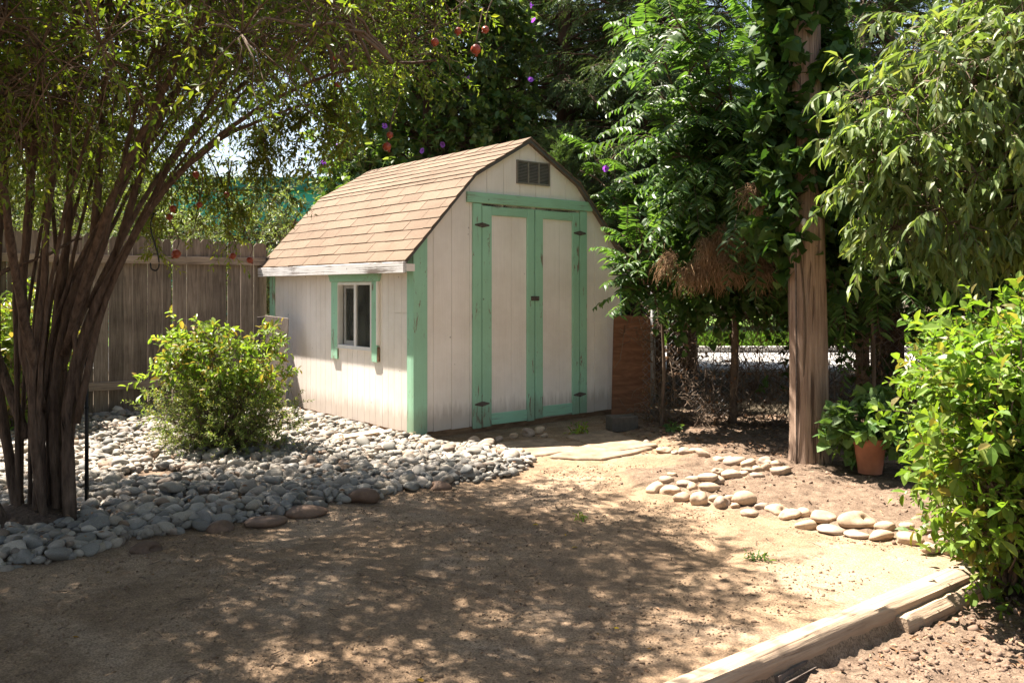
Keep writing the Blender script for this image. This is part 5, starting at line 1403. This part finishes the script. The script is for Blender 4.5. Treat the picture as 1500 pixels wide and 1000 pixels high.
# purple trumpet flowers on the vines
def flower_mesh():
    k = 15; V = []; prof = [(.10, 0), (.14, .5), (.32, .85), (.85, 1.05), (1.0, 1.02)]
    for r, z in prof:
        for j in range(k):
            a = j / k * 6.2832; V.append((r * (1 + .06 * math.cos(5 * a)) * math.cos(a), r * (1 + .06 * math.cos(5 * a)) * math.sin(a), z))
    Q = [[i * k + j, i * k + (j + 1) % k, (i + 1) * k + (j + 1) % k, (i + 1) * k + j] for i in range(len(prof) - 1) for j in range(k)]
    me = mesh_np('vine_flower', V, np.array(Q), True); me.materials.append(M['petal']); return me
fl = flower_mesh()
where = [(688, 116, 11.0, 'purple trumpet flower in the vines over the middle of the shed ridge'), (650, 212, 11.0, 'purple trumpet flower close above the shed roof among vines'), (621, 222, 11.0, 'small pinkish purple flower just above the shed roof line'), (497, 216, 11.1, 'purple flower at the sky side of the vine covered tree'), (776, 119, 10.6, 'purple flower turned sideways over the shed peak'), (782, 8, 10.6, 'topmost purple flower in the redwood branches'), (778, 27, 10.6, 'pinkish flower just below the topmost purple flower'), (886, 246, 9.6, 'purple flower beside the gable slope in the sunlit leaves'), (472, 240, 11.1, 'pink flower low at the sky side of the vine covered tree'), (562, 186, 11.0, 'pale purple flower in the vines over the roof left of the redwood')]
for px, py, Y, lab in where:
    lab = lab.replace(' left of the redwood', ' beyond the hanging fruit')
    o = bpy.data.objects.new('vine_flower', fl); COL.objects.link(o); Y += .22; o.location = K(px, py, Y); s_ = .038; o.scale = (s_, s_, s_)
    o.rotation_euler = (math.radians(80) + rng.normal(0, .4), rng.normal(0, .4), rng.normal(0, .6)); tag(o, lab, 'flower', 'purple flowers in the vines')
    mb = MB(); mb.tube([[0, 0, 0], [.5, 0, -2.5], [0, .6, -6]], [.1, .09, .07], 5); mb.build('flower_stalk', M['ivy'], o, True)

# =================================================================== LIGHT, SKY, CAMERA
w = bpy.data.worlds.new('World'); S.world = w; w.use_nodes = True
nt = w.node_tree; bg = nt.nodes['Background']
sky = nt.nodes.new('ShaderNodeTexSky'); sky.sky_type = 'NISHITA'; sky.sun_disc = False
ddir = np.array([.445, -.281, -1.0])
sky.sun_elevation = math.atan2(1, math.hypot(.445, .281)); sky.sun_rotation = math.atan2(-.445, .281)
sky.air_density = 1.0; sky.dust_density = 1.6; sky.ozone_density = 1.0
hs = nt.nodes.new('ShaderNodeHueSaturation'); hs.inputs['Saturation'].default_value = .75
nt.links.new(sky.outputs[0], hs.inputs['Color']); nt.links.new(hs.outputs[0], bg.inputs['Color']); bg.inputs['Strength'].default_value = .052
sl = bpy.data.lights.new('sun', 'SUN'); sl.energy = 5.0; sl.angle = math.radians(.55); sl.color = (1, .905, .80)
so = bpy.data.objects.new('sun', sl); COL.objects.link(so)
from mathutils import Vector
so.rotation_euler = Vector(ddir).to_track_quat('-Z', 'Y').to_euler(); so.location = (-8, 8, 20)
cam = bpy.data.cameras.new('camera'); co = bpy.data.objects.new('camera', cam); COL.objects.link(co)
co.location = (0, 0, HC); co.rotation_euler = (math.radians(90), 0, 0)
cam.sensor_width = 36; cam.lens = 36 * F / 1500; cam.shift_y = -(500 - HY) / 1500; cam.clip_start = .05; cam.clip_end = 2000
S.camera = co
S.render.engine = 'CYCLES'
S.view_settings.view_transform = 'Standard'; S.view_settings.look = 'None'; S.view_settings.exposure = 2.2; S.view_settings.gamma = 1
S.cycles.use_denoising = True
S.cycles.max_bounces = 8; S.cycles.diffuse_bounces = 4; S.cycles.glossy_bounces = 2; S.cycles.transmission_bounces = 4; S.cycles.transparent_max_bounces = 8
S.cycles.caustics_reflective = False; S.cycles.caustics_refractive = False; S.cycles.sample_clamp_indirect = 6
